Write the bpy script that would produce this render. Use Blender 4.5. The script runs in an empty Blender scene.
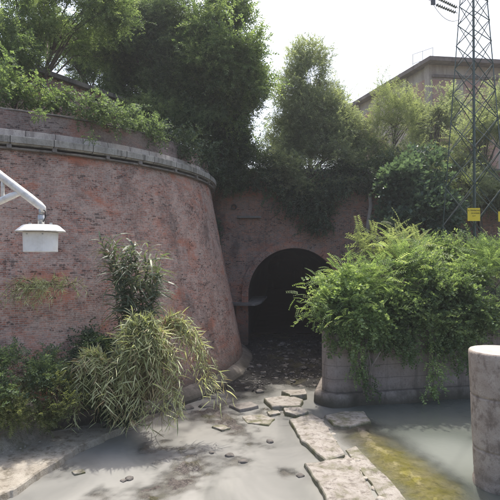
import bpy, math, numpy as np
from mathutils import Vector
S = bpy.context.scene
COL = S.collection
F, CX, HY, CH = 500.0, 250.0, 255.0, 5.0
rng = np.random.default_rng(11)
R = math.radians

def P(px, py, d):
    return np.array([(px - CX) / F * d, d, CH - (py - HY) / F * d])
def G(px, py, z=0.0):
    d = (CH - z) * F / (py - HY)
    return np.array([(px - CX) / F * d, d, z])

# ------------------------------------------------------------------ noise
def _hash(ix, iy, iz, s):
    n = (ix * 374761393 + iy * 668265263 + iz * 2147483647 + s * 974634777) & 0xFFFFFFFF
    n = ((n ^ (n >> 13)) * 1274126177) & 0xFFFFFFFF
    n = n ^ (n >> 16)
    return (n & 0xFFFF) / 65535.0
def vnoise(x, y, z=0.0, s=0):
    x, y, z = np.broadcast_arrays(np.asarray(x, float), np.asarray(y, float), np.asarray(z, float))
    ix, iy, iz = np.floor(x).astype(np.int64), np.floor(y).astype(np.int64), np.floor(z).astype(np.int64)
    fx, fy, fz = x - ix, y - iy, z - iz
    fx, fy, fz = [f * f * (3 - 2 * f) for f in (fx, fy, fz)]
    r = 0
    for a in (0, 1):
        for b in (0, 1):
            for c in (0, 1):
                w = (fx if a else 1 - fx) * (fy if b else 1 - fy) * (fz if c else 1 - fz)
                r = r + w * _hash(ix + a, iy + b, iz + c, s)
    return r * 2 - 1
def fbm(x, y, z=0.0, o=4, s=0):
    r, a, f = 0, 1.0, 1.0
    for k in range(o):
        r = r + a * vnoise(np.asarray(x) * f, np.asarray(y) * f, np.asarray(z) * f, s + k)
        a *= .5; f *= 2.03
    return r / 1.9

# ------------------------------------------------------------------ mesh helpers
def mesh(name, V, Fc, mat=None, parent=None, uv=None, smooth=False, attrs=None, mats=None, midx=None):
    """V (n,3) world or parent-local coordinates; Fc array (m,k) or list of faces"""
    me = bpy.data.meshes.new(name)
    V = np.asarray(V, dtype=np.float32)
    if isinstance(Fc, np.ndarray):
        m, k = Fc.shape
        me.vertices.add(len(V)); me.vertices.foreach_set('co', V.ravel())
        me.loops.add(m * k); me.loops.foreach_set('vertex_index', Fc.astype(np.int32).ravel())
        me.polygons.add(m)
        me.polygons.foreach_set('loop_start', (np.arange(m) * k).astype(np.int32))
        me.update(calc_edges=True)
    else:
        me.from_pydata([tuple(map(float, v)) for v in V], [], [tuple(int(i) for i in f) for f in Fc])
        me.update()
    if uv is not None:
        l = me.uv_layers.new(name='UVMap')
        li = np.zeros(len(me.loops), dtype=np.int32); me.loops.foreach_get('vertex_index', li)
        l.data.foreach_set('uv', np.asarray(uv, dtype=np.float32)[li].ravel())
    if attrs:
        for an, av in attrs.items():
            a = me.attributes.new(an, 'FLOAT', 'POINT')
            a.data.foreach_set('value', np.asarray(av, dtype=np.float32).ravel())
    me.polygons.foreach_set('use_smooth', np.full(len(me.polygons), bool(smooth)))
    if mats:
        for mm in mats: me.materials.append(mm)
        if midx is not None: me.polygons.foreach_set('material_index', np.asarray(midx, dtype=np.int32))
    elif mat: me.materials.append(mat)
    o = bpy.data.objects.new(name, me); COL.objects.link(o)
    if parent is not None:
        o.parent = parent
        l = parent.location
        if parent.parent is not None: l = l + parent.parent.location
        V0 = V - np.array([l.x, l.y, l.z], dtype=np.float32)
        me.vertices.foreach_set('co', V0.astype(np.float32).ravel()); me.update()
    return o
def tag(o, label=None, cat=None, group=None, kind=None):
    if label: o['label'] = label
    if cat: o['category'] = cat
    if group: o['group'] = group
    if kind: o['kind'] = kind
    return o
def thing(name, loc, label, cat, group=None):
    o = bpy.data.objects.new(name, None); COL.objects.link(o)
    o.location = tuple(map(float, loc)); o.empty_display_size = .3
    return tag(o, label, cat, group)

class MB:
    def __init__(s): s.v = []; s.f = []; s.uv = []; s.n = 0
    def add(s, V, Fc, uv=None):
        V = np.asarray(V, float)
        s.v.append(V); s.f += [tuple(int(i) + s.n for i in f) for f in Fc]
        s.uv.append(np.zeros((len(V), 2)) if uv is None else np.asarray(uv, float)); s.n += len(V); return s
    def box(s, c, size, ax=None):
        c = np.array(c, float); h = np.array(size, float) / 2
        A = np.eye(3) if ax is None else np.array(ax, float)
        pts = np.array([[x, y, z] for x in (-1, 1) for y in (-1, 1) for z in (-1, 1)], float) * h
        return s.add(c + pts @ A, [(0, 1, 3, 2), (4, 6, 7, 5), (0, 4, 5, 1), (2, 3, 7, 6), (0, 2, 6, 4), (1, 5, 7, 3)])
    def bar(s, a, b, w, t):
        a, b = np.array(a, float), np.array(b, float)
        d = b - a; L = np.linalg.norm(d); x = d / L
        up = np.array([0, 0, 1.]) if abs(x[2]) < .95 else np.array([0, 1., 0])
        y = np.cross(up, x); y /= np.linalg.norm(y); z = np.cross(x, y)
        return s.box((a + b) / 2, (L, w, t), [x, y, z])
    def tube(s, pts, rad, n=8, caps=True):
        pts = np.array(pts, float); rad = np.broadcast_to(np.asarray(rad, float), (len(pts),))
        T = np.gradient(pts, axis=0); T /= np.linalg.norm(T, axis=1)[:, None] + 1e-9
        ref = np.array([0, 0, 1.]) if abs(T[0][2]) < .9 else np.array([0, 1., 0])
        V = []; a = np.linspace(0, 2 * np.pi, n, endpoint=False)
        for p, t, r in zip(pts, T, rad):
            u = np.cross(t, ref); u /= np.linalg.norm(u) + 1e-9; w = np.cross(t, u)
            V.append(p + r * (np.cos(a)[:, None] * u + np.sin(a)[:, None] * w))
        m = len(pts); fs = []
        for i in range(m - 1):
            for j in range(n):
                k = (j + 1) % n
                fs.append((i * n + j, i * n + k, (i + 1) * n + k, (i + 1) * n + j))
        if caps: fs += [tuple(range(n - 1, -1, -1)), tuple((m - 1) * n + j for j in range(n))]
        return s.add(np.concatenate(V), fs)
    def build(s, name, mat, parent=None, smooth=False, uv=False):
        return mesh(name, np.concatenate(s.v), s.f, mat, parent, np.concatenate(s.uv) if uv else None, smooth)

def bevel(o, w=.02, seg=2):
    m = o.modifiers.new('bevel', 'BEVEL'); m.width = w; m.segments = seg; m.limit_method = 'ANGLE'; m.angle_limit = R(40)
    return o

# ------------------------------------------------------------------ materials
class NT:
    def __init__(s, name):
        s.m = bpy.data.materials.new(name); s.m.use_nodes = True
        s.t = s.m.node_tree; s.t.nodes.clear()
        s.out = s.n('ShaderNodeOutputMaterial')
        s.b = s.n('ShaderNodeBsdfPrincipled'); s.l(s.b.outputs[0], s.out.inputs[0])
    def n(s, t, **k):
        x = s.t.nodes.new(t)
        for a, v in k.items(): setattr(x, a, v)
        return x
    def l(s, a, b): s.t.links.new(a, b)
    def geo(s): return s.n('ShaderNodeNewGeometry').outputs['Position']
    def obj(s): return s.n('ShaderNodeTexCoord').outputs['Object']
    def uv(s): return s.n('ShaderNodeTexCoord').outputs['UV']
    def mapping(s, v, sc=(1, 1, 1), loc=(0, 0, 0)):
        x = s.n('ShaderNodeMapping'); s.l(v, x.inputs[0]); x.inputs['Scale'].default_value = sc; x.inputs['Location'].default_value = loc
        return x.outputs[0]
    def noise(s, v, sc, det=5, rough=.6, dist=0):
        x = s.n('ShaderNodeTexNoise'); s.l(v, x.inputs['Vector']); x.inputs['Scale'].default_value = sc
        x.inputs['Detail'].default_value = det; x.inputs['Roughness'].default_value = rough; x.inputs['Distortion'].default_value = dist
        return x.outputs[0]
    def ramp(s, f, a, b, va=0.0, vb=1.0):
        x = s.n('ShaderNodeMapRange'); x.interpolation_type = 'SMOOTHSTEP'; s.l(f, x.inputs[0])
        for i, v in enumerate((a, b, va, vb)): x.inputs[i + 1].default_value = v
        return x.outputs[0]
    def mix(s, f, a, b, mode='MIX'):
        x = s.n('ShaderNodeMix', data_type='RGBA', blend_type=mode)
        for i, v in ((0, f), (6, a), (7, b)):
            if isinstance(v, (int, float)): x.inputs[i].default_value = v
            elif isinstance(v, tuple): x.inputs[i].default_value = v + (1,) if len(v) == 3 else v
            else: s.l(v, x.inputs[i])
        return x.outputs[2]
    def math(s, op, a, b=None):
        x = s.n('ShaderNodeMath', operation=op)
        for i, v in ((0, a), (1, b)):
            if v is None: continue
            if isinstance(v, (int, float)): x.inputs[i].default_value = v
            else: s.l(v, x.inputs[i])
        return x.outputs[0]
    def sep(s, v):
        x = s.n('ShaderNodeSeparateXYZ'); s.l(v, x.inputs[0]); return x.outputs
    def attr(s, name): return s.n('ShaderNodeAttribute', attribute_name=name).outputs['Fac']
    def bump(s, h, st=.5, d=.02):
        x = s.n('ShaderNodeBump'); s.l(h, x.inputs['Height']); x.inputs['Strength'].default_value = st; x.inputs['Distance'].default_value = d
        s.l(x.outputs[0], s.b.inputs['Normal'])
    def col(s, c):
        if isinstance(c, tuple): s.b.inputs['Base Color'].default_value = c + (1,)
        else: s.l(c, s.b.inputs['Base Color'])
    def set(s, **k):
        for a, v in k.items():
            i = s.b.inputs[a.replace('_', ' ')]
            if isinstance(v, (int, float)): i.default_value = v
            else: s.l(v, i)

def brick_mat(name, c1, c2, mortar, pale, orange, pale_amt=.5, orange_amt=.5, dark_amt=.5, damp=(.0, 1.6), palecol=(.30, .255, .235)):
    t = NT(name); uv = t.uv(); pos = t.geo()
    wob = t.noise(pos, 1.3, 3)
    off = t.n('ShaderNodeVectorMath', operation='MULTIPLY_ADD')
    w3 = t.n('ShaderNodeTexNoise'); t.l(pos, w3.inputs['Vector']); w3.inputs['Scale'].default_value = 2.2
    t.l(w3.outputs[1], off.inputs[0]); off.inputs[1].default_value = (.05, .035, 0); t.l(uv, off.inputs[2])
    def bk(a, b, m, ms=.009, bias=0.0):
        x = t.n('ShaderNodeTexBrick'); t.l(off.outputs[0], x.inputs['Vector'])
        for i, c in ((1, a), (2, b), (3, m)): x.inputs[i].default_value = c + (1,)
        x.inputs['Scale'].default_value = 1; x.inputs['Mortar Size'].default_value = ms * 1.15; x.inputs['Mortar Smooth'].default_value = .35
        x.inputs['Bias'].default_value = bias; x.inputs['Brick Width'].default_value = .20; x.inputs['Row Height'].default_value = .062
        return x
    b0 = bk(c1, c2, mortar)
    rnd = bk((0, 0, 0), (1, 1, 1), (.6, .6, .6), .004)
    c = b0.outputs[0]
    per = t.noise(pos, 9, 2)
    c = t.mix(t.ramp(per, .42, .66, 0, .5), c, palecol); c = t.mix(t.ramp(t.noise(pos, 4.5, 5, .75), .52, .66, 0, .6), c, (.075, .052, .047)); c = t.mix(t.ramp(t.noise(pos, 17, 3, .8), .52, .62, 0, .45), c, (.06, .045, .04))
    # large weathering fields
    n1 = t.noise(t.mapping(pos, (1, 1, 1.3)), .55, 8, .7, .8)
    spk = t.ramp(t.noise(t.mapping(pos, (1, 1, 1.7)), 13, 4, .85), .44, .56, .25, 1)
    c = t.mix(t.math('MULTIPLY', spk, t.math('MULTIPLY', t.ramp(n1, .45, .60), pale_amt)), c, palecol)
    n1b = t.noise(t.mapping(pos, (1, 1, 1.6), (5, 9, 3)), 2.4, 6, .72, .5)
    c = t.mix(t.math('MULTIPLY', spk, t.math('MULTIPLY', t.ramp(n1b, .48, .58), pale_amt)), c, palecol)
    n2 = t.noise(t.mapping(pos, (1, 1, 1.8), (7, 3, 1)), .5, 6, .65, .4)
    c = t.mix(t.math('MULTIPLY', t.ramp(n2, .52, .68), orange_amt), c, (.46, .165, .095))
    n3 = t.noise(t.mapping(pos, (1.1, 1.1, .16), (3, 8, 2)), 1.6, 5, .6)
    c = t.mix(t.math('MULTIPLY', t.ramp(n3, .56, .76), .55), c, (.33, .30, .275))
    n4 = t.noise(t.mapping(pos, (1, 1, .5), (13, 1, 5)), .7, 6, .7)
    c = t.mix(t.math('MULTIPLY', t.ramp(n4, .50, .70), dark_amt), c, (.055, .043, .04))
    # missing bricks, patchy: shade of their holes painted into the colour
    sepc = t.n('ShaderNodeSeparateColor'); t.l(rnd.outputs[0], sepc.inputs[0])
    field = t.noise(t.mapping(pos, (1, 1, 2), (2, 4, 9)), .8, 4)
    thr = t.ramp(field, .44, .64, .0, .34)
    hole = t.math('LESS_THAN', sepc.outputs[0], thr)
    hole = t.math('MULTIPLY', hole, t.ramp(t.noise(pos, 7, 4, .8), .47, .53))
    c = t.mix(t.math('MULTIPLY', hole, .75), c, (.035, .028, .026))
    z = t.sep(pos)[2]
    zz = t.math('ADD', z, t.math('MULTIPLY', t.math('SUBTRACT', n4, .5), 1.4))
    c = t.mix(t.ramp(zz, damp[0], damp[1], .75, 0), c, (.045, .042, .034))
    t.col(c); t.set(Roughness=.92)
    h = t.math('ADD', t.math('MULTIPLY', b0.outputs[1], -.6), t.math('MULTIPLY', t.noise(pos, 14, 5, .7), .9))
    h = t.math('SUBTRACT', h, t.math('MULTIPLY', hole, .9))
    t.bump(h, .9, .035)
    return t.m

def concrete_mat(name, base, dark, light, moss=None, mossz=(0, .7), sc=1.0, formlines=False, rough=.9, bumpd=.02, stain=.6, aniso=.22):
    t = NT(name); pos = t.geo()
    n = t.noise(pos, 1.1 * sc, 7, .65, .3); c = t.mix(t.ramp(n, .35, .7), base, light)
    n2 = t.noise(t.mapping(pos, (1.5, 1.5, aniso), (4, 1, 7)), 1.7 * sc, 6, .65)
    c = t.mix(t.math('MULTIPLY', t.ramp(n2, .47, .68), stain), c, dark)
    n3 = t.noise(pos, 18 * sc, 4, .7); c = t.mix(t.math('MULTIPLY', t.ramp(n3, .5, .72), .5), c, dark)
    z = t.sep(pos)[2]
    h = t.noise(pos, 24 * sc, 6, .75)
    if formlines:
        w = t.math('FRACT', t.math('MULTIPLY', t.math('ADD', z, t.math('MULTIPLY', t.noise(pos, 2, 2), .04)), 2.3))
        line = t.math('LESS_THAN', w, .06)
        c = t.mix(t.math('MULTIPLY', line, .45), c, dark); h = t.math('SUBTRACT', h, t.math('MULTIPLY', line, .7))
    if moss:
        zz = t.math('ADD', z, t.math('MULTIPLY', t.math('SUBTRACT', n, .5), .9))
        c = t.mix(t.ramp(zz, mossz[0], mossz[1], .85, 0), c, moss)
    t.col(c); t.set(Roughness=rough); t.bump(h, .8, bumpd)
    return t.m

def leaf_mat(name, dark, mid, light, trans=.42, rough=.55, hue_n=.6):
    vv = 1.25 if any(w_ in name for w_ in ('lime', 'yellow', 'reed', 'dry')) else 1.35 if 'mid' in name else 1.5 if 'ivy' in name else 1.7
    def ds(q, k=.22, v=vv):
        l_ = .3 * q[0] + .6 * q[1] + .1 * q[2]; return tuple((x * (1 - k) + l_ * k) * v for x in q)
    dark, mid, light = ds(dark), ds(mid), ds(light)
    t = NT(name)
    a = t.attr('tint'); pos = t.geo()
    n = t.ramp(t.noise(pos, .9, 3), .3, .7)
    f = t.math('ADD', t.math('MULTIPLY', a, .65), t.math('MULTIPLY', n, .35))
    c = t.mix(t.ramp(f, .1, .55), dark, mid); c = t.mix(t.ramp(f, .55, .95), c, light)
    t.col(c); t.set(Roughness=rough); t.b.inputs['Specular IOR Level'].default_value = .35
    tr = t.n('ShaderNodeBsdfTranslucent'); hs = t.mix(1.0, c, (1.0, 1.0, .65), 'MULTIPLY'); hs2 = t.mix(1.0, hs, (1.9, 1.95, 1.6), 'MULTIPLY')
    t.l(hs2, tr.inputs[0])
    ms = t.n('ShaderNodeMixShader'); ms.inputs[0].default_value = trans
    t.l(t.b.outputs[0], ms.inputs[1]); t.l(tr.outputs[0], ms.inputs[2]); t.l(ms.outputs[0], t.out.inputs[0])
    return t.m

def joint_mat(name, *a, per=1.1, **k):
    m = concrete_mat(name, *a, **k); nt = m.node_tree; b = next(n for n in nt.nodes if n.type == 'BSDF_PRINCIPLED')
    src = b.inputs['Base Color'].links[0].from_socket
    uv = nt.nodes.new('ShaderNodeTexCoord').outputs['UV']; sp = nt.nodes.new('ShaderNodeSeparateXYZ'); nt.links.new(uv, sp.inputs[0])
    d = nt.nodes.new('ShaderNodeMath'); d.operation = 'DIVIDE'; nt.links.new(sp.outputs[0], d.inputs[0]); d.inputs[1].default_value = per
    f = nt.nodes.new('ShaderNodeMath'); f.operation = 'FRACT'; nt.links.new(d.outputs[0], f.inputs[0])
    l = nt.nodes.new('ShaderNodeMath'); l.operation = 'LESS_THAN'; nt.links.new(f.outputs[0], l.inputs[0]); l.inputs[1].default_value = .022
    x = nt.nodes.new('ShaderNodeMix'); x.data_type = 'RGBA'; nt.links.new(l.outputs[0], x.inputs[0]); nt.links.new(src, x.inputs[6]); x.inputs[7].default_value = (.05, .045, .04, 1)
    nt.links.new(x.outputs[2], b.inputs['Base Color']); return m
def plain(name, col, rough=.5, metal=0, dirt=None, amt=.4, sc=6):
    t = NT(name); pos = t.geo()
    c = col
    if dirt: c = t.mix(t.math('MULTIPLY', t.ramp(t.noise(pos, sc, 6, .7), .42, .7), amt), col, dirt)
    t.col(c); t.set(Roughness=rough, Metallic=metal)
    return t.m

M = {}
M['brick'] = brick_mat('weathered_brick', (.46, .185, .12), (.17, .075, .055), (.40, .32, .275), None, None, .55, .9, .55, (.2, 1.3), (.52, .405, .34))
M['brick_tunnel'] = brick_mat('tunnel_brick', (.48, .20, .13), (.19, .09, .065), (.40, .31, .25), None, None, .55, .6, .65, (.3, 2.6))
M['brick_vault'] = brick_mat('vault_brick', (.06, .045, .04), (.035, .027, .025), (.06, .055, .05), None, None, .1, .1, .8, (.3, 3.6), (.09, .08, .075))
M['brick_parapet'] = brick_mat('parapet_brick', (.20, .115, .095), (.13, .085, .075), (.22, .20, .18), None, None, .9, .35, .4, (-3, -2), (.27, .225, .205))
M['stone'] = concrete_mat('weathered_stone', (.28, .27, .245), (.07, .066, .058), (.40, .385, .35), stain=.6)
M['stone_pale'] = concrete_mat('pale_stone', (.40, .37, .34), (.14, .12, .11), (.50, .47, .43), stain=.45)
M['stone_joint'] = joint_mat('cornice_stone', (.25, .24, .215), (.06, .056, .05), (.38, .365, .33), stain=.75, sc=1.6, per=1.25)
M['band_joint'] = joint_mat('band_stone', (.38, .34, .31), (.12, .10, .09), (.48, .44, .40), stain=.6, sc=1.6, per=.9)
M['stone_dark'] = concrete_mat('dark_stone', (.16, .145, .13), (.05, .045, .04), (.24, .22, .2), stain=.7)
M['plinth'] = concrete_mat('plinth_render', (.17, .14, .12), (.05, .042, .036), (.25, .215, .19), (.04, .038, .026), (.0, .9))
M['pier'] = concrete_mat('pier_concrete', (.25, .205, .18), (.085, .07, .06), (.34, .295, .265), (.035, .036, .02), (.05, .75), formlines=True)
M['column'] = concrete_mat('column_concrete', (.34, .285, .24), (.13, .10, .08), (.46, .405, .355), (.05, .045, .03), (-.3, .45), sc=2.0, stain=.7, aniso=1.1, bumpd=.03)
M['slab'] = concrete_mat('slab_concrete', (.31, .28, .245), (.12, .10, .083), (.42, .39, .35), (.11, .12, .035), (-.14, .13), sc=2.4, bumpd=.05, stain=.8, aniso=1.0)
_m = M['slab']; _nt = _m.node_tree; _b = next(n for n in _nt.nodes if n.type == 'BSDF_PRINCIPLED'); _src = _b.inputs['Base Color'].links[0].from_socket
_a = _nt.nodes.new('ShaderNodeAttribute'); _a.attribute_name = 'edge'; _g = _nt.nodes.new('ShaderNodeNewGeometry'); _n = _nt.nodes.new('ShaderNodeTexNoise'); _n.inputs['Scale'].default_value = 2.2; _n.inputs['Detail'].default_value = 6; _nt.links.new(_g.outputs[0], _n.inputs[0])
_ad = _nt.nodes.new('ShaderNodeMath'); _ad.operation = 'MULTIPLY_ADD'; _nt.links.new(_n.outputs[0], _ad.inputs[0]); _ad.inputs[1].default_value = 1.6; _nt.links.new(_a.outputs['Fac'], _ad.inputs[2])
_r = _nt.nodes.new('ShaderNodeMapRange'); _nt.links.new(_ad.outputs[0], _r.inputs[0]); _r.inputs[1].default_value = 1.45; _r.inputs[2].default_value = 2.1
_x = _nt.nodes.new('ShaderNodeMix'); _x.data_type = 'RGBA'; _nt.links.new(_r.outputs[0], _x.inputs[0]); _nt.links.new(_src, _x.inputs[6]); _x.inputs[7].default_value = (.12, .125, .04, 1); _nt.links.new(_x.outputs[2], _b.inputs['Base Color'])
M['bark'] = concrete_mat('bark', (.10, .08, .06), (.035, .028, .022), (.16, .135, .11), sc=3)
M['bark_pale'] = concrete_mat('pale_bark', (.22, .19, .16), (.09, .075, .06), (.3, .27, .23), sc=3)
M['stucco'] = concrete_mat('stucco', (.38, .31, .255), (.2, .155, .12), (.46, .39, .33), sc=.6, stain=.5)
M['stucco_pink'] = concrete_mat('pink_stucco', (.40, .225, .17), (.24, .14, .11), (.46, .31, .25), sc=.6, stain=.4)
M['roof'] = concrete_mat('roof_fascia', (.15, .115, .095), (.07, .055, .047), (.21, .17, .145), sc=1)
M['glass'] = plain('dull_glass', (.30, .32, .34), .25)
M['hole_dark'] = plain('hole_shade', (.03, .032, .035), .15)
M['white'] = plain('white_paint', (.70, .69, .665), .4, 0, (.34, .31, .26), .6, 14)
M['white_in'] = plain('white_plastic', (.76, .76, .745), .35, 0, (.5, .47, .41), .45, 11)
M['zinc'] = plain('zinc', (.42, .43, .43), .45, .7, (.2, .18, .15), .4, 20)
M['green_steel'] = plain('green_steel', (.045, .075, .062), .5, 0, (.09, .085, .07), .5, 9)
M['grey_steel'] = plain('grey_steel', (.30, .32, .31), .5, .3, (.14, .13, .11), .4, 6)
M['yellow'] = plain('yellow_sign', (.75, .56, .03), .45, 0, (.4, .3, .05), .25, 14)
M['black'] = plain('black_paint', (.015, .015, .015), .5)
M['insul'] = plain('insulator_glass', (.16, .18, .17), .2)
M['wire'] = plain('wire', (.10, .10, .10), .5, .5)

M['l_dark'] = leaf_mat('leaf_dark', (.030, .050, .028), (.058, .090, .045), (.10, .145, .06))
M['l_mid'] = leaf_mat('leaf_mid', (.042, .075, .030), (.09, .14, .050), (.20, .26, .095))
M['l_grey'] = leaf_mat('leaf_grey', (.062, .080, .050), (.115, .14, .082), (.19, .215, .115))
M['l_yel'] = leaf_mat('leaf_yellow', (.085, .11, .048), (.155, .19, .085), (.26, .30, .13), .42)
M['l_lime'] = leaf_mat('leaf_lime', (.06, .11, .035), (.15, .225, .07), (.36, .44, .17), .42)
M['l_ivy'] = leaf_mat('leaf_ivy', (.022, .040, .022), (.042, .070, .036), (.08, .115, .05), .22, .4)
M['l_big'] = leaf_mat('leaf_big', (.026, .050, .034), (.048, .085, .055), (.085, .135, .08), .3, .45)
M['l_reed'] = leaf_mat('leaf_reed', (.13, .155, .07), (.29, .32, .16), (.52, .52, .32), .35, .5)
M['l_reedd'] = leaf_mat('leaf_reed_dark', (.045, .068, .040), (.085, .115, .065), (.15, .18, .10), .3, .45)
M['l_olive'] = leaf_mat('leaf_olive', (.04, .055, .018), (.085, .10, .03), (.15, .155, .05))
M['l_dry'] = leaf_mat('leaf_dry', (.13, .10, .05), (.24, .19, .10), (.36, .30, .17), .3)

# ------------------------------------------------------------------ terrain heights
mudx = 0
shore = np.array([(6, -7.2), (8, -6.4), (10.4, -5.35), (12.5, -4.75), (14.1, -4.15), (14.9, -3.2), (16.5, -2.5), (19.2, -1.7), (22, -.9), (24.5, -.45), (27, -.1), (70, 3)], float)
def shore_x(y): return np.interp(y, shore[:, 0], shore[:, 1])
def sill_x(y): return 2.06 + (15.6 - y) * .145
bumps = [(G(190, 478), .5, .30), (G(95, 492), .35, .22), (G(140, 500), .5, .28), (G(250, 440), .55, .27), (G(182, 458), .6, .26), (G(272, 412), .5, .33),
         (G(240, 462), .3, .25), (G(212, 412), .7, .34), (G(165, 440), .5, .20), (G(318, 478), .35, .2), (G(70, 470), .4, .2), (G(285, 470), .25, .24), (G(140, 450), .3, .10), (G(230, 425), .4, .25)]
def bed(x, y):
    x = np.asarray(x, float); y = np.asarray(y, float)
    n = fbm(x * .9, y * .9, 0, 5, 3); n2 = fbm(x * 4, y * 4, 0, 4, 9)
    n3 = fbm(x * 13, y * 13, 0, 2, 19)
    z = np.full(x.shape, -.37) + .11 * n + .045 * n2 + .022 * n3
    for c, r, h in bumps:
        q = ((x - c[0]) / (r * 1.5)) ** 2 + ((y - c[1]) / (r * 1.9)) ** 2
        z = z + (h - .01) * np.exp(-q) * (1 + .6 * n2)
    # rise toward the tunnel
    t = np.clip((y - 16.6 + 1.2 * n) / 3.0, 0, 1)
    z = z + t * .39 + np.clip((y - 19) / 8, 0, 1) * .22 + t * .10 * np.abs(fbm(x * 2.2, y * 2.2, 3, 4, 21))
    # left bank
    s = shore_x(y) - x + .25 * n
    up = np.clip(s, 0, 9)
    z = z + np.where(s > 0, np.interp(up, [0, .22, 1.2, 1.9, 4], [.30, .40, .52, 1.3, 2.0]), .30 * np.exp(s * 3.5)) * np.where(y > 23, np.clip(1 - (y - 23) / 4, 0, 1), 1)
    z = np.where(s > 0, np.minimum(z, 1.5 + .1 * n), z)
    # apron right of the sill
    sr = x - sill_x(y)
    hw = np.interp(y, [8, 11, 14, 17], [1.75, 1.5, 1.5, 1.3]) + .35 * n
    m = np.clip(1 - np.abs(sr - hw * .62) / hw, 0, 1) ** .42 * np.clip((16.4 - y) / 1.0, 0, 1)
    z = np.where((sr > -.3) & (y < 17), np.maximum(z - .1, -.50 + m * (.51 + .05 * n2)), z)
    z = np.where((sr > 3.2) & (y < 18), -.55, z)
    return z
def grid(x0, x1, y0, y1, st):
    xs = np.arange(x0, x1 + st / 2, st); ys = np.arange(y0, y1 + st / 2, st)
    X, Y = np.meshgrid(xs, ys); nx, ny = len(xs), len(ys)
    i = np.arange((nx * ny)).reshape(ny, nx)
    Fq = np.stack([i[:-1, :-1], i[:-1, 1:], i[1:, 1:], i[1:, :-1]], -1).reshape(-1, 4)
    return X.ravel(), Y.ravel(), Fq

# ground / streambed
X, Y, Fq = grid(-12, 13, 5, 30, .06)
Z = bed(X, Y)
s = shore_x(Y) - X + .0
alg = np.clip(1 - np.hypot((X - sill_x(Y) - 1.15) / 1.35, (Y - 11.2) / 3.3), 0, 1)
alg = np.clip(alg * 2.2 + .35 * fbm(X * 2, Y * 2, 0, 4, 5), 0, 1) * (X > sill_x(Y) - .1)
dry = np.clip((s + .05) / .25, 0, 1) * np.clip((16 - Y) / 2, 0, 1)
t = NT('streambed'); pos = t.geo()
c = t.mix(t.ramp(t.noise(pos, 1.3, 6, .65), .35, .68), (.13, .11, .095), (.22, .19, .168))
c = t.mix(t.ramp(t.noise(pos, 9, 5, .7), .50, .66, 0, .7), c, (.025, .021, .019))
c = t.mix(t.ramp(t.noise(pos, .8, 4, .6), .5, .62, 0, .55), c, (.11, .115, .035))
gr = t.mix(t.ramp(t.noise(pos, 5, 7, .75), .35, .65), (.36, .32, .25), (.58, .53, .45))
gr = t.mix(t.ramp(t.noise(pos, 1.5, 5, .65), .50, .64, 0, .5), gr, (.22, .21, .09))
gr = t.mix(t.ramp(t.noise(pos, 26, 3, .7), .55, .68, 0, .7), gr, (.11, .095, .07))
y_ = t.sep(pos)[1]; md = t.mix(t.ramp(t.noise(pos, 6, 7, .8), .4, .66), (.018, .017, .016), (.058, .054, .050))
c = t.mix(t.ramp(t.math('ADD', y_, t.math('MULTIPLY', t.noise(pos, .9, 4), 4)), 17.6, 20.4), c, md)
c = t.mix(t.attr('dry'), c, gr)
al = t.mix(t.ramp(t.noise(pos, 2.3, 6, .7), .35, .68), (.30, .27, .045), (.42, .37, .20))
al = t.mix(t.ramp(t.noise(pos, 7, 5, .7), .48, .66, 0, .6), al, (.12, .10, .03))
c = t.mix(t.attr('alg'), c, al)
t.col(c); z_ = t.sep(pos)[2]
t.set(Roughness=t.ramp(t.attr('dry'), 0, 1, .33, .95)); t.bump(t.math('ADD', t.noise(pos, 16, 6, .75), t.math('MULTIPLY', t.noise(pos, 4.5, 5, .8), 1.6)), 1.0, .09)
mud_mat = t.m
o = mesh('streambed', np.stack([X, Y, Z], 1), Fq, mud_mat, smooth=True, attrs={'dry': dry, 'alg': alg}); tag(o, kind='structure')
# tunnel floor further in + wide ground
X, Y, Fq = grid(-6, 12, 30, 70, .5)
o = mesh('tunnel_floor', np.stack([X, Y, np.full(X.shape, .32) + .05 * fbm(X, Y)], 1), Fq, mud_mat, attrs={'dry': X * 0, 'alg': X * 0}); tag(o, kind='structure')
gm = concrete_mat('soil', (.10, .085, .06), (.05, .045, .03), (.15, .13, .09), sc=.5)
o = mesh('ground', [(-120, -55, -1.2), (120, -55, -1.2), (120, 135, -1.2), (-120, 135, -1.2)], [(0, 1, 2, 3)], gm); tag(o, kind='structure')

# water
X, Y, Fq = grid(-9, 14, 5, 20.5, .06)
D = -bed(X, Y)
t = NT('milky_water'); pos = t.geo()
m1 = t.noise(t.mapping(pos, (1, .55, 1)), .55, 4, .55, .8)
x_ = t.sep(pos)[0]
c = t.mix(t.ramp(m1, .35, .65), (.17, .17, .158), (.25, .247, .228))
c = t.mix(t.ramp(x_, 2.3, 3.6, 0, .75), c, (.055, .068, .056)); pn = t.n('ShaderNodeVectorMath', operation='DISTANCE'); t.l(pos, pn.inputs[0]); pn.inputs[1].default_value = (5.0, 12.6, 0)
c = t.mix(t.ramp(t.math('ADD', pn.outputs['Value'], t.math('MULTIPLY', m1, 1.5)), .9, 2.6, .6, 0), c, (.21, .225, .205))  # pale patch: sunlit streak of the right pool painted into the water colour
t.col(c); t.set(Roughness=t.ramp(t.noise(pos, .8, 3), .35, .7, .06, .22)); t.b.inputs['IOR'].default_value = 1.33
t.bump(t.math('ADD', t.noise(t.mapping(pos, (1, 2.2, 1)), 5, 3), t.math('MULTIPLY', t.noise(pos, 1.2, 3), 2.0)), .16, .03)
al = t.ramp(t.math('ADD', t.attr('depth'), t.math('MULTIPLY', t.math('SUBTRACT', m1, .5), .16)), -.03, .24, .22, .98); al = t.math('MULTIPLY', al, t.ramp(t.math('ADD', t.math('MULTIPLY', t.attr('depth'), 3.0), t.ramp(x_, 1.9, 2.2, 1, 0)), .0, .5, .35, 1))
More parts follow.
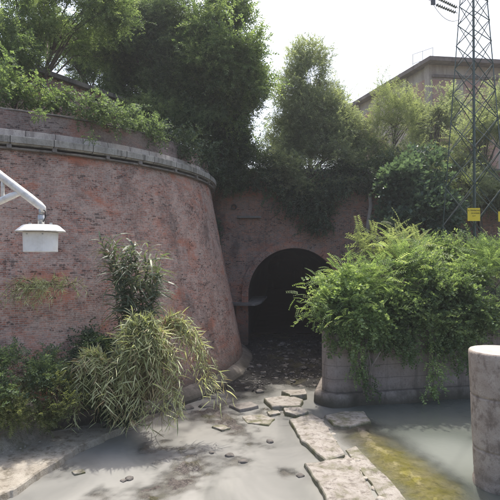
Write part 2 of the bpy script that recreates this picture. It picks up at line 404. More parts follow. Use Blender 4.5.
tb = t.n('ShaderNodeBsdfTransparent'); tb.inputs[0].default_value = (.92, .93, .88, 1)
gl = t.n('ShaderNodeBsdfGlossy'); gl.inputs['Roughness'].default_value = .08
fr = t.n('ShaderNodeFresnel'); fr.inputs[0].default_value = 1.33
m0 = t.n('ShaderNodeMixShader'); t.l(fr.outputs[0], m0.inputs[0]); t.l(tb.outputs[0], m0.inputs[1]); t.l(gl.outputs[0], m0.inputs[2])
ms = t.n('ShaderNodeMixShader'); t.l(al, ms.inputs[0]); t.l(m0.outputs[0], ms.inputs[1]); t.l(t.b.outputs[0], ms.inputs[2]); t.l(ms.outputs[0], t.out.inputs[0])
o = mesh('water', np.stack([X, Y, X * 0], 1), Fq, t.m, smooth=True, attrs={'depth': D}); tag(o, kind='structure')

# ------------------------------------------------------------------ bastion
BC = np.array([-11.8, 23.8])
def wall_r(z): return 9.9 + 1.6 * ((8.25 - z) / 8.0) ** 1.12
def lathe(name, prof, mat, parent, a0=-178, a1=44, n=420, disp=0., close=False, seed=0, smooth=False, bump_s=1.0):
    """prof list of (r,z) from outside bottom up"""
    prof = np.array(prof, float); A = np.radians(np.linspace(a0, a1, n)); m = len(prof)
    rr, zz = np.repeat(prof[:, 0][:, None], n, 1), np.repeat(prof[:, 1][:, None], n, 1)
    AA = np.repeat(A[None], m, 0)
    if disp:
        q = fbm(AA * 9.9 * bump_s, zz * bump_s, 0, 5, seed); q2 = fbm(AA * 9.9 * 5, zz * 5, 0, 3, seed + 7)
        rr = rr + disp * (q + .35 * q2); zz = zz + disp * .25 * np.roll(q, 5, 1) * (np.arange(m)[:, None] > 0)
    V = np.stack([BC[0] + rr * np.cos(AA), BC[1] + rr * np.sin(AA), zz], -1).reshape(-1, 3)
    dl = np.concatenate([[0], np.cumsum(np.hypot(*np.diff(prof, axis=0).T))])
    uv = np.stack([AA * 10.3, np.repeat((prof[0, 1] + dl)[:, None], n, 1)], -1).reshape(-1, 2)
    i = np.arange(m * n).reshape(m, n)
    Fq = np.stack([i[:-1, :-1], i[:-1, 1:], i[1:, 1:], i[1:, :-1]], -1).reshape(-1, 4)
    if close:
        Fc = np.stack([i[-1, :-1], i[-1, 1:], i[0, 1:], i[0, :-1]], -1); Fq = np.concatenate([Fq, Fc])
    return mesh(name, V, Fq, mat, parent, uv, smooth)
bas = thing('bastion_wall', (BC[0], BC[1], 0), 'huge curved battered brick bastion with pale stone string course, left of the tunnel', 'bastion')
zs = np.linspace(.32, 8.27, 90)
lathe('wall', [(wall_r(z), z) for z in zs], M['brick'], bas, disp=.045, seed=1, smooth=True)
lathe('plinth', [(11.98, -.6), (11.94, .10), (11.86, .20), (11.62, .36), (11.42, .43), (11.2, .44)], M['plinth'], bas, disp=.05, seed=4, bump_s=1.1)
lathe('cornice', [(9.85, 8.30), (10.10, 8.30), (10.105, 8.34), (10.165, 8.345), (10.17, 8.53), (10.16, 8.555), (9.85, 8.60)], M['stone_joint'], bas, disp=.008, seed=5, bump_s=2.5, n=900)
lathe('stone_band', [(9.96, 8.585), (9.93, 8.77), (9.86, 8.80), (9.5, 8.80)], M['band_joint'], bas, disp=.016, seed=6)
lathe('parapet', [(9.82, 8.79), (9.78, 9.05), (9.75, 9.40), (9.10, 9.41), (9.1, 8.4)], M['brick_parapet'], bas, disp=.035, seed=8)
lathe('coping', [(9.80, 9.40), (9.80, 9.44), (9.76, 9.46), (9.06, 9.46), (9.05, 9.40)], M['stone_dark'], bas, disp=.07, seed=12, bump_s=2)
lathe('ledge_moulding', [(9.88, 8.16), (10.05, 8.17), (10.06, 8.225), (9.88, 8.24)], M['stone_dark'], bas, disp=.03, seed=15, bump_s=3)
for k, a in enumerate(np.arange(-100, 12, 9.0)):
    a = R(a + rng.uniform(-1.5, 1.5)); c_, s_ = math.cos(a), math.sin(a)
    mb = MB().box((BC[0] + 10.0 * c_, BC[1] + 10.0 * s_, 8.245), (.24, .10 + .06 * rng.random(), .12), [[c_, s_, 0], [-s_, c_, 0], [0, 0, 1]])
    mb.build('bracket', M['stone_dark'], bas)
# terrace ground on the bastion and behind the tunnel wall
V = [(BC[0], BC[1], 8.9)]; A = np.radians(np.linspace(-178, 30, 90))
ring = [(BC[0] + 9.2 * math.cos(a), BC[1] + 9.2 * math.sin(a), 8.9) for a in A]
pts = ring + [(-2.9, 27.7, 8.9), (40, 27.7, 8.9), (115, 60, 8.9), (115, 130, 8.9), (-115, 130, 8.9), (-115, 24, 8.9)]
grass_m = concrete_mat('terrace_soil', (.06, .07, .03), (.03, .035, .018), (.09, .10, .04), sc=.6)
o = mesh('terrace_ground', pts, [tuple(range(len(pts)))], grass_m); tag(o, kind='structure')

# ------------------------------------------------------------------ tunnel wall
WY = 27.0
tw = thing('tunnel_wall', (2.4, WY, 0), 'tall dark brick wall with round arched tunnel mouth over the streambed', 'tunnel wall')
acx, ar, asp = 2.38, 2.48, 2.9
# wall face: grid with arch cut, fanned
def arch_pts(r, n=48):
    a = np.linspace(np.pi, 0, n); return np.stack([acx + r * np.cos(a), asp + r * np.sin(a)], 1)
inner = np.concatenate([[[acx - ar, -.5], [acx - ar, 1.0], [acx - ar, 2.0]], arch_pts(ar), [[acx + ar, 2.0], [acx + ar, 1.0], [acx + ar, -.5]]])
m_ = len(inner)
# outer points of fan: project to rectangle
xl, xr, zt = -4.4, 18.0, 9.5
outer = []
for k, (x, z) in enumerate(inner):
    dx, dz = x - acx, z - asp
    if k < 3: outer.append((xl, z))
    elif k >= m_ - 3: outer.append((xr, z))
    else:
        tt = 1e9
        if dx < -1e-6: tt = min(tt, (xl - acx) / dx)
        if dx > 1e-6: tt = min(tt, (xr - acx) / dx)
        if dz > 1e-6: tt = min(tt, (zt - asp) / dz)
        outer.append((acx + dx * tt, asp + dz * tt))
outer = np.array(outer)
# snap nearest to the corners
for cxy in ((xl, zt), (xr, zt)):
    k = np.argmin(np.hypot(outer[:, 0] - cxy[0], outer[:, 1] - cxy[1])); outer[k] = cxy
L = 60
tt = (np.linspace(0, 1, L) ** 1.6)[:, None, None]
GG = inner[None] * (1 - tt) + outer[None] * tt
def wall_face(name, GG, mat, parent, y, disp, seed):
    l, m, _ = GG.shape
    x, z = GG[..., 0], GG[..., 1]
    yy = y - .07 * z * 0 + disp * fbm(x * .8, z * .8, 0, 5, seed) + disp * .3 * fbm(x * 4, z * 4, 0, 3, seed + 3)
    V = np.stack([x, yy, z], -1).reshape(-1, 3)
    i = np.arange(l * m).reshape(l, m)
    Fq = np.stack([i[:-1, :-1], i[1:, :-1], i[1:, 1:], i[:-1, 1:]], -1).reshape(-1, 4)
    return mesh(name, V, Fq, mat, parent, np.stack([x, z], -1).reshape(-1, 2), True)
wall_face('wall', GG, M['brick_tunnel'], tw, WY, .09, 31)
# arch ring (voussoirs) proud of the wall
def arch_band(r0, r1, y0, y1, n=64, jit=0.0):
    A = np.linspace(np.pi, 0, n); mb = MB(); V = []; uv = []
    base = [(acx - 1, .0)]
    path = [('L', z) for z in (0.0, 1.0, 2.0)] + [('A', a) for a in A] + [('R', z) for z in (2.0, 1.0, 0.0)]
    s = 0
    for k, (kk, v) in enumerate(path):
        row = []
        for r in (r0, r1):
            if kk == 'A': p = (acx + r * math.cos(v), asp + r * math.sin(v))
            elif kk == 'L': p = (acx - r, v)
            else: p = (acx + r, v)
            row.append(p)
        (xa, za), (xb, zb) = row
        V += [(xa, y1, za), (xa, y0, za), (xb, y0, zb), (xb, y1, zb)]
        u = k * .12
        uv += [(0, u), (.2, u), (.2 + r1 - r0, u), (.4 + r1 - r0, u)]
    m = len(path); fs = []
    for k in range(m - 1):
        for j in range(3):
            fs.append((k * 4 + j, k * 4 + j + 1, (k + 1) * 4 + j + 1, (k + 1) * 4 + j))
    return V, fs, uv
V, fs, uv = arch_band(ar - .01, ar + .34, WY - .16, WY + .2)
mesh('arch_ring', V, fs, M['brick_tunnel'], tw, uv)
# vault interior
def axis_x(y): return .06 * (y - WY)
ys = np.concatenate([[WY - .03], np.linspace(WY + .4, WY + 42, 40)])
prof = np.concatenate([[[-ar, -.5], [-ar, 1.5]], np.stack([ar * np.cos(np.linspace(np.pi, 0, 40)), asp + ar * np.sin(np.linspace(np.pi, 0, 40))], 1), [[ar, 1.5], [ar, -.5]]])
V = []; uv = []
for y in ys:
    for k, (px_, z) in enumerate(prof):
        V.append((acx + axis_x(y) + px_ * (1.0), y, z)); uv.append((y, k * .2))
n_, m_ = len(prof), len(ys); i = np.arange(n_ * m_).reshape(m_, n_)
Fq = np.stack([i[:-1, :-1], i[:-1, 1:], i[1:, 1:], i[1:, :-1]], -1).reshape(-1, 4)
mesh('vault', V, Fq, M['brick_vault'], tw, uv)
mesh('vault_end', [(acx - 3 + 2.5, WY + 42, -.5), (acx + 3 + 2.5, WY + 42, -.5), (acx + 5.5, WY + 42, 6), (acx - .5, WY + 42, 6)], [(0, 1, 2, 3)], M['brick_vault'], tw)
# ledge slab at left jamb
mb = MB(); q = [(-1.15, 26.2), (.25, 25.95), (.62, 27.2), (1.05, 31.0), (.2, 31.0), (-1.2, 27.1)]
V = [(x, y, 2.36) for x, y in q] + [(x, y, 2.46) for x, y in q]; k = len(q)
fs = [tuple(range(k))[::-1], tuple(range(k, 2 * k))] + [(j, (j + 1) % k, k + (j + 1) % k, k + j) for j in range(k)]
lg = mesh('ledge', V, fs, M['stone_dark'], tw)
# low jamb buttress below ledge
mb = MB().box((-.42, 26.8, 1.2), (.62, .5, 2.3)); mb.build('jamb_block', M['brick_tunnel'], tw)
# coping, drain hole and pipe
MB().box((6.8, WY + .2, 9.56), (22.4, .7, .14)).build('coping', M['stone_dark'], tw)
mb = MB(); p = P(234, 207, 26.9); A = np.linspace(0, 2 * np.pi, 20, endpoint=False)
ringV = [(p[0] + r * math.cos(a), y, p[2] + r * math.sin(a)) for (r, y) in ((.15, 26.93), (.15, 26.84), (.105, 26.84), (.10, 27.6)) for a in A]
fs = [(j * 20 + k, j * 20 + (k + 1) % 20, (j + 1) * 20 + (k + 1) % 20, (j + 1) * 20 + k) for j in range(3) for k in range(20)] + [tuple(range(60, 80))]
mesh('drain_hole', ringV, fs, M['black'], tw)
mb = MB(); mb.tube([P(370, 182, 26.7), P(370, 196, 26.7), P(371, 205, 26.65), P(368.5, 222, 26.7), P(367, 240, 26.7)], [.10, .10, .10, .11, .11], 10); mb.build('drainpipe', M['stone_pale'], tw, True)
mb = MB(); mb.box(P(249, 217, 26.85), (1.3, .25, .12)); mb.build('stone_sill', M['stone_dark'], tw)

# ------------------------------------------------------------------ concrete pier / bank wall
pr = thing('concrete_pier', (3.15, 17.3, 0), 'brown grey rounded concrete pier wall overgrown with creepers, right of the tunnel', 'concrete wall')
def path_pier(off, foot=False):
    o2 = off * .45 if foot and off > 0 else off
    c = np.array([2.94, 17.11]); r = .48 + off
    pts = [(5.2 - off * .9, 27.2), (3.6 - off * .97, 21.5)]
    for a in np.linspace(170, 268, 22): pts.append((c[0] + r * math.cos(R(a)), c[1] + r * math.sin(R(a))))
    for tt in np.linspace(.02, 1, 26): pts.append((3.0 + tt * 11, 16.63 - (off + (o2 - off) * min(1, tt * 4)) + tt * 2.2))
    return np.array(pts)
def strip(name, prof, mat, parent, seed, disp):
    rows = [np.column_stack([path_pier(o_, name == 'footing'), np.full(50, z)]) for o_, z in prof]
    V = np.stack(rows)
    q = fbm(V[..., 0] * 1.1, V[..., 1] * 1.1, V[..., 2] * 1.1, 4, seed) * disp
    V[..., 1] -= q; V[..., 0] -= q * .4
    m, n, _ = V.shape; i = np.arange(m * n).reshape(m, n)
    Fq = np.stack([i[:-1, :-1], i[:-1, 1:], i[1:, 1:], i[1:, :-1]], -1).reshape(-1, 4)
    return mesh(name, V.reshape(-1, 3), Fq, mat, parent, smooth=True)
strip('wall', [(0, z) for z in np.linspace(.3, 2.36, 22)] + [(-.06, 2.4), (-1.0, 2.41)], M['pier'], pr, 3, .05)
strip('footing', [(.27, -.7), (.27, .0), (.26, .26), (.22, .38), (.10, .42), (-.1, .44)], M['pier'], pr, 9, .16)
# raised ground behind the pier
X, Y, Fq = grid(2.6, 16, 17.0, 27.4, .35)
lx = np.interp(Y, [17, 21.5, 27.4], [2.5, 3.6, 5.2])
X2 = lx + .15 + (X - 2.6)
Z = 2.3 + np.clip((Y - 18) / 9, 0, 1) * .9 + .12 * fbm(X2, Y)
Yc = np.maximum(Y, 16.9 + np.clip((X2 - 3.2), 0, 12) * .2)
o = mesh('bank_ground', np.stack([X2, Yc, Z], 1), Fq, grass_m, smooth=True); tag(o, kind='structure')

# ------------------------------------------------------------------ concrete column
cc = thing('concrete_column', (5.50, 10.95, 0), 'round stained concrete column standing in the pool at the right edge', 'concrete column')
A = np.linspace(0, 2 * np.pi, 96, endpoint=False)
prof = [(.60, -.6), (.60, .10), (.585, .13), (.57, .22), (.575, .26), (.57, .30)] + [(np.interp(z, (.3, 2.8), (.58, .675)) - (.02 if min(abs(z - .82), abs(z - 1.95)) < .016 else 0), z) for z in np.sort(np.concatenate([np.linspace(.36, 2.86, 40), [.79, .81, .83, .85, 1.92, 1.94, 1.96, 1.98]]))] + [(.668, 2.90), (.645, 2.915)]
V = []
for k, (r, z) in enumerate(prof):
    q = fbm(np.cos(A) * 1.6 + 5, np.sin(A) * 1.6, z * 1.2, 4, 2) * .018
    V.append(np.stack([5.5 + (r + q) * np.cos(A), 10.95 + (r + q) * np.sin(A), np.full(96, z)], 1))
n = 96; m = len(prof); i = np.arange(n * m).reshape(m, n)
Fq = np.stack([i[:-1], np.roll(i[:-1], -1, 1), np.roll(i[1:], -1, 1), i[1:]], -1).reshape(-1, 4)
mesh('shaft', np.concatenate(V), Fq, M['column'], cc, smooth=True)
V = [(5.5, 10.95, 2.925)] + [(5.5 + .646 * math.cos(a), 10.95 + .646 * math.sin(a), 2.916) for a in A]
mesh('top', V, [(0, 1 + k, 1 + (k + 1) % n) for k in range(n)], concrete_mat('column_top', (.35, .325, .29), (.20, .18, .155), (.42, .395, .36), sc=2, stain=.3), cc)

# ------------------------------------------------------------------ slabs / stones
def slab(poly, z0, z1, label, cat='concrete slab', name='concrete_slab', mat=None, group=None, tilt=0.0, rough_=.045, seed=0):
    poly = np.array([p[:2] for p in poly], float)
    # subdivide + jitter outline
    out = []
    for k in range(len(poly)):
        a, b = poly[k], poly[(k + 1) % len(poly)]; nseg = max(3, int(np.linalg.norm(b - a) / .10))
        for j in range(nseg): out.append(a + (b - a) * j / nseg)
    out = np.array(out); c = out.mean(0)
    rr = fbm(out[:, 0] * 3, out[:, 1] * 3, seed, 4, seed) * rough_ * 1.6
    d = out - c; ln = np.linalg.norm(d, axis=1)[:, None]; out = out + d / ln * rr[:, None]
    rings = []
    for sc, z in ((1.03, z0), (1.04, z0 + (z1 - z0) * .5), (1.0, z1 - .03), (.965, z1), (.8, z1 + .003), (.6, z1), (.4, z1), (.2, z1)):
        q = c + (out - c) * sc
        zz = np.full(len(q), z) + (tilt * (q[:, 0] - c[0]) + .035 * fbm(q[:, 0] * 2.2, q[:, 1] * 2.2, seed, 4, seed + 3) * (z >= z1 - .031))
        rings.append(np.column_stack([q, zz]))
    eg = np.concatenate([np.full(len(out), e_) for e_ in (1, 1, .95, .75, .12, 0, 0, 0)] + [[0]])
    V = np.concatenate(rings + [np.array([[c[0], c[1], z1]])]); n = len(out); m = len(rings)
    fs = [(i_ * n + j, i_ * n + (j + 1) % n, (i_ + 1) * n + (j + 1) % n, (i_ + 1) * n + j) for i_ in range(m - 1) for j in range(n)]
    fs += [((m - 1) * n + j, (m - 1) * n + (j + 1) % n, m * n) for j in range(n)]
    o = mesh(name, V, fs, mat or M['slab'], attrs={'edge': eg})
    return tag(o, label, cat, group)
g = lambda *a: [G(px, py, .1) for px, py in a]
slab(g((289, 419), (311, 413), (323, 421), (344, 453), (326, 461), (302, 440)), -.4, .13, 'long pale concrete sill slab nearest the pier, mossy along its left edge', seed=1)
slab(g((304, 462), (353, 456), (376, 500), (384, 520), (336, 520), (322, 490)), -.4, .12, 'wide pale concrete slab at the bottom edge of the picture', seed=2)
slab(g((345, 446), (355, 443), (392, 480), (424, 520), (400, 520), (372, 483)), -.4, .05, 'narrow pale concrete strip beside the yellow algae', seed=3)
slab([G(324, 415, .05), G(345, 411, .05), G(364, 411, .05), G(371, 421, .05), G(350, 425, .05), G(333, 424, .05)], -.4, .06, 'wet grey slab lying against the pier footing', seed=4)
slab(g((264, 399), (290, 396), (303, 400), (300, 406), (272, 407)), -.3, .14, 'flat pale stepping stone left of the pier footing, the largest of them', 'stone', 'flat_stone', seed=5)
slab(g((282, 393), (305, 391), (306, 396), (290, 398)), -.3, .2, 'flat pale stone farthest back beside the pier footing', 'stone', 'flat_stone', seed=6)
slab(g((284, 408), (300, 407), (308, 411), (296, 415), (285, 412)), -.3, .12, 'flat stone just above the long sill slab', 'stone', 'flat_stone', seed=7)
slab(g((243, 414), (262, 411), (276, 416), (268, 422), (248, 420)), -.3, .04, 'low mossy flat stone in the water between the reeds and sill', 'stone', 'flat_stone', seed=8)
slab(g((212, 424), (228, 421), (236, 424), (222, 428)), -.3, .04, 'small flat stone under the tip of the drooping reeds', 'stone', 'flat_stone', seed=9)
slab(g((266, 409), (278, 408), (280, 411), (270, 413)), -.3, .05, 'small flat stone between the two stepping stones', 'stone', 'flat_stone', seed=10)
slab(g((230, 404), (250, 401), (258, 405), (240, 409)), -.3, .10, 'thin grey flat stone at the edge of the dark mud', 'stone', 'flat_stone', mat=M['stone_dark'], seed=11)
slab(g((73, 467), (84, 465), (86, 468), (76, 470)), -.3, .04, 'small white stone in the milky water off the gravel bank', 'stone', 'flat_stone', seed=12)

lz = .17; slab([G(*q, lz) for q in ((-60, 520), (0, 494), (32, 475), (64, 453), (100, 436), (128, 425), (118, 418), (70, 424), (20, 432), (-60, 445))], -.3, lz, 'long low weathered concrete ledge along the left bank', seed=21, rough_=.13, mat=concrete_mat('bank_concrete', (.36, .32, .26), (.14, .12, .08), (.50, .46, .39), sc=1.6, stain=.8, aniso=1.0, bumpd=.06))
def rock_mesh(seed, n=14):
    u = np.linspace(0, np.pi, n); v = np.linspace(0, 2 * np.pi, 2 * n, endpoint=False)
    U, W = np.meshgrid(u, v, indexing='ij'); x, y, z = np.sin(U) * np.cos(W), np.sin(U) * np.sin(W), np.cos(U)
    x, y, z = [np.sign(q) * np.abs(q) ** .8 for q in (x, y, z)]
    r = 1 + .35 * fbm(x * 1.2 + seed * 5, y * 1.2, z * 1.2, 3, seed)
    V = np.stack([x * r, y * r * .8, z * r * .5], -1).reshape(-1, 3); i = np.arange(n * 2 * n).reshape(n, 2 * n)
    Fq = np.stack([i[:-1], i[1:], np.roll(i[1:], -1, 1), np.roll(i[:-1], -1, 1)], -1).reshape(-1, 4)
    me = mesh('tmp', V, Fq, None, smooth=True); m = me.data; bpy.data.objects.remove(me); return m
rock_d = concrete_mat('dark_rock', (.10, .09, .08), (.03, .027, .024), (.17, .155, .14), sc=3)
rock_l = concrete_mat('pale_rock', (.32, .29, .25), (.12, .105, .085), (.44, .41, .36), sc=3)
rock_w = concrete_mat('wet_rubble', (.05, .046, .042), (.018, .017, .016), (.10, .095, .088), sc=3, rough=.4)
rms = [rock_mesh(k) for k in range(6)]
for m in rms[:3]: m.materials.append(rock_d)
for m in rms[3:]: m.materials.append(rock_l)
def rock(x, y, z, s, k, label, group, name='rock'):
    o = bpy.data.objects.new(name, rms[k]); COL.objects.link(o); o.location = (float(x), float(y), float(z)); o.scale = (float(s),) * 3
    o.rotation_euler = (0, 0, rng.uniform(0, 6.3)); return tag(o, label, 'rock', group)
# crevice stones
for k in range(26):
    y = rng.uniform(9.6, 15.3); x = sill_x(y) + rng.uniform(-.10, .12) - .06
    rock(x, y, rng.uniform(-.04, .03), rng.uniform(.05, .12), 3 + k % 3, 'small pale stone wedged in the crevice of the concrete sill', 'stones in the sill crevice')
for k in range(90):
    y = rng.uniform(17.6, 27.5); x0 = shore_x(y) + .5; x1 = np.interp(y, [17, 27], [2.2, 4.6]); x = rng.uniform(x0, x1)
    rock(x, y, float(bed(np.array([x]), np.array([y]))[0]) + .0, rng.uniform(.05, .16), k % 3, 'dark wet rock on the muddy bed before the tunnel', 'rocks on the muddy bed')
for k in range(46):
    y = rng.uniform(10.0, 14.0); x = shore_x(y) - rng.uniform(-.28, .02)
    rock(x, y, float(bed(np.array([x]), np.array([y]))[0]), rng.uniform(.03, .09), 3 + k % 3 if rng.random() < .6 else k % 3, 'small stone along the waterline of the gravel bank', 'stones along the gravel waterline')
for k, (px, py) in enumerate([(130, 478), (124, 480), (140, 415), (188, 408), (196, 399), (205, 406), (182, 414), (214, 398), (212, 452), (300, 475), (318, 472), (230, 455), (243, 461), (176, 417), (270, 441)]):
    q = G(px, py, .0); rock(q[0], q[1], 0.0, rng.uniform(.07, .13) if k not in (3, 4, 5) else .2, k % 3, 'dark stone breaking the surface of the milky water', 'stones in the milky water')
# fine gravel on the bank and rubble on the mud = stuff
def pebbles(name, n, fx, smin, smax, mat, label):
    V = []; Fc = []; base = np.array([(1, 0, 0), (0, 1, 0), (-1, 0, 0), (0, -1, 0), (0, 0, .6), (0, 0, -.6)], float); bf = np.array([(0, 1, 4), (1, 2, 4), (2, 3, 4), (3, 0, 4), (1, 0, 5), (2, 1, 5), (3, 2, 5), (0, 3, 5)])
    x, y = fx(n); z = bed(x, y); s = rng.uniform(smin, smax, n); 
    s = smin + (smax - smin) * rng.random(n) ** 3
    Vp = base[None] * s[:, None, None] * rng.uniform(.5, 1.6, (n, 6, 3)) + rng.normal(0, .25, (n, 6, 3)) * s[:, None, None]; a = rng.uniform(0, 6.3, n); c_, s_ = np.cos(a), np.sin(a)
    xx = Vp[..., 0] * c_[:, None] - Vp[..., 1] * s_[:, None]; yy = Vp[..., 0] * s_[:, None] + Vp[..., 1] * c_[:, None]
    V = np.stack([xx + x[:, None], yy + y[:, None], Vp[..., 2] + z[:, None] + .3 * s[:, None]], -1).reshape(-1, 3)
    Fc = (bf[None] + (np.arange(n) * 6)[:, None, None]).reshape(-1, 3)
    o = mesh(name, V, Fc, mat); tag(o, label, 'gravel', kind='stuff')
def fx1(n): y = rng.uniform(7, 14.5, n); return shore_x(y) - rng.uniform(-.1, 1.0, n) , y
pebbles('gravel', 500, fx1, .006, .035, rock_l, 'pale gravel scattered over the left bank')
def fx2(n):
    y = 17 + 11 * rng.random(n) ** 1.1; return shore_x(y) + rng.random(n) * (np.interp(y, [17, 27], [2.6, 4.9]) - shore_x(y)), y
pebbles('rubble', 3500, fx2, .008, .06, rock_w, 'dark rubble and debris strewn over the tunnel mud')
def fx3(n): y = rng.uniform(8, 15.5, n); return sill_x(y) + rng.normal(0, .07, n), y
pebbles('crevice_gravel', 1200, fx3, .01, .035, rock_l, 'broken gravel filling the crevice of the sill')

# ------------------------------------------------------------------ vegetation engine
def leafq(l, w, n=1):
    return np.array([(0, 0, 0), (l * .42, w / 2, l * .05), (l, 0, -l * .12), (l * .42, -w / 2, l * .05)])
def rot_to(dirs, roll):
    d = dirs / (np.linalg.norm(dirs, axis=1)[:, None] + 1e-9)
    up = np.tile([0, 0, 1.], (len(d), 1)); bad = np.abs(d[:, 2]) > .97; up[bad] = (1, 0, 0)
    y = np.cross(up, d); y /= np.linalg.norm(y, axis=1)[:, None]; z = np.cross(d, y)
    c, s_ = np.cos(roll)[:, None], np.sin(roll)[:, None]
    return np.stack([d, y * c + z * s_, -y * s_ + z * c], 1)   # rows
def twig(n=14, L=.5, ll=.1, lw=.05, seed=0, droop=.2, spread=1.0):
    r = np.random.default_rng(seed); V = []; T = []
    for k in range(n):
        tt = (k + .7) / n; p = np.array([L * tt, 0, -droop * L * tt * tt])
        a = k * 2.4 + r.uniform(-.4, .4); d = np.array([[.5 + .3 * tt, spread * math.cos(a), spread * .6 * math.sin(a) - droop * .5]])
        q = leafq(ll * r.uniform(.7, 1.2), lw * r.uniform(.8, 1.2)) @ rot_to(d, np.array([r.uniform(-.7, .7)]))[0] + p
        V.append(q); T.append(np.full(4, r.uniform(-.22, .22)))
    V = np.concatenate(V); return V, np.arange(len(V)).reshape(-1, 4), np.concatenate(T)
def frond(pairs=8, L=.5, ll=.09, lw=.03, seed=0, droop=.35):
    r = np.random.default_rng(seed); V = []; T = []
    for k in range(pairs):
        tt = .15 + .85 * (k + .5) / pairs; p = np.array([L * tt, 0, -droop * L * tt * tt]); sz = 1 - .5 * abs(tt - .45)
        for sd in (-1, 1):
            d = np.array([[.45, sd, -.25 + r.uniform(-.1, .1)]])
            q = leafq(ll * sz, lw * sz) @ rot_to(d, np.array([r.uniform(-.3, .3)]))[0] + p
            V.append(q); T.append(np.full(4, r.uniform(-.12, .12)))
    V = np.concatenate(V); return V, np.arange(len(V)).reshape(-1, 4), np.concatenate(T)
def scatter(tmpls, pos, dirs, scale, tint, roll=None):
    N = len(pos); roll = rng.uniform(-.8, .8, N) if roll is None else roll
    Rm = rot_to(dirs, roll); pick = rng.integers(0, len(tmpls), N)
    VV = []; FF = []; TT = []; off = 0
    for k, (V, Fq, T) in enumerate(tmpls):
        ix = np.where(pick == k)[0]
        if not len(ix): continue
        W = np.einsum('kj,njl->nkl', V, Rm[ix]) * scale[ix][:, None, None] + pos[ix][:, None, :]
        VV.append(W.reshape(-1, 3)); TT.append((T[None] + tint[ix][:, None]).ravel())
        FF.append((Fq[None] + (np.arange(len(ix)) * len(V))[:, None, None] + off).reshape(-1, 4)); off += len(ix) * len(V)
    return np.concatenate(VV), np.concatenate(FF), np.clip(np.concatenate(TT), 0, 1)
def clumps(blobs, dens, csize, spread=.5):
    """blobs (c(3), r(3)); returns clump centres & outward dirs"""
    C = []; D = []
    for c, r in blobs:
        r = np.array(r, float); n = max(4, int(dens * r[0] * r[1] * r[2] ** 1 / (csize ** 2)))
        u = rng.normal(size=(n, 3)); u /= np.linalg.norm(u, axis=1)[:, None]
        lump = 1 + .55 * fbm(u[:, 0] * 1.7 + c[0], u[:, 1] * 1.7 + c[2], u[:, 2] * 1.7, 3, 5)
        rad = rng.random(n) ** (1 / 2.4) * lump
        C.append(np.array(c) + u * r * rad[:, None]); D.append(u)
    return np.concatenate(C), np.concatenate(D)
TW = {
 'small': [twig(14, .42, .085, .045, k) for k in range(4)],
 'mid': [twig(14, .5, .11, .055, k, .3) for k in range(4)],
 'big': [twig(9, .6, .24, .17, k, .35) for k in range(4)],
 'ivy': [twig(12, .4, .10, .085, k, .6, 1.2) for k in range(4)],
 'frond': [frond(8, .55, .11, .04, k) for k in range(4)],
 'frondL': [frond(10, .7, .15, .048, k, .45) for k in range(4)],
 'feath': [twig(16, .55, .10, .03, k, .15, .8) for k in range(4)],
}
for k in TW:   # compound branches: fronds in bunches
    pass
def foliage(name, blobs, mat, parent, tw='small', dens=26, csize=.5, per=9, sc=1.0, updir=.35, drop=0.0, keep=None, gap=.10):
    C, D = clumps(blobs, dens, csize)
    n = len(C); pos = np.repeat(C, per, 0) + rng.normal(size=(n * per, 3)) * csize * np.array([.42, .42, .34])
    D2 = np.repeat(D, per, 0) * .6 + rng.normal(size=(n * per, 3)) * .55; D2[:, 2] += updir - drop
    tint = np.repeat(rng.normal(.48, .20, n), per) + rng.normal(0, .10, n * per)
    gs = 1.0 / max(csize, .2) * .42
    kk = fbm(pos[:, 0] * gs, pos[:, 1] * gs, pos[:, 2] * gs, 3, 77) > -gap
    pos, D2, tint = pos[kk], D2[kk], tint[kk]
    if keep is not None:
        k = keep(pos); pos, D2, tint = pos[k], D2[k], tint[k]
    V, Fq, T = scatter(TW[tw], pos, D2, rng.uniform(.75, 1.25, len(pos)) * sc, tint)
    return mesh(name, V, Fq, mat, parent, attrs={'tint': T}), C
def limbs(mb, base, blobs, C, r0=.12, nb=14):
    base = np.array(base, float); top = np.mean([b[0] for b in blobs], 0)
    mid = base + (top - base) * .55 + rng.normal(size=3) * .15 * np.array([1, 1, 0])
    tr = np.array([base, base + (mid - base) * .5, mid, top]); mb.tube(tr, [r0, r0 * .8, r0 * .6, r0 * .25], 8)
    ix = rng.choice(len(C), min(nb, len(C)), replace=False)
    for k in ix:
        tt = rng.uniform(.3, .95); s0 = base + (mid - base) * min(1, tt * 1.7) if tt < .6 else mid + (top - mid) * (tt - .6) / .4
        e = C[k]; m1 = (s0 + e) / 2 + np.array([0, 0, .15 * np.linalg.norm(e - s0)])
        mb.tube([s0, m1, e], [r0 * .35, r0 * .2, r0 * .05], 5, False)
def B(px, py, d, rx, ry, rd=None):
    s = d / F; return (P(px, py, d), (rx * s, (rd if rd else rx * s), ry * s))
def tree(name, label, base, blobs, mat, cat='tree', group=None, tw='small', bark='bark', r0=.14, nb=16, **k):
    o = thing(name, base, label, cat, group)
    _, C = foliage('crown' if cat == 'tree' else 'foliage', blobs, M[mat], o, tw, **k)
    mb = MB(); limbs(mb, base, blobs, C, r0, nb); mb.build('trunk' if cat == 'tree' else 'stem', M[bark], o, True)
    return o

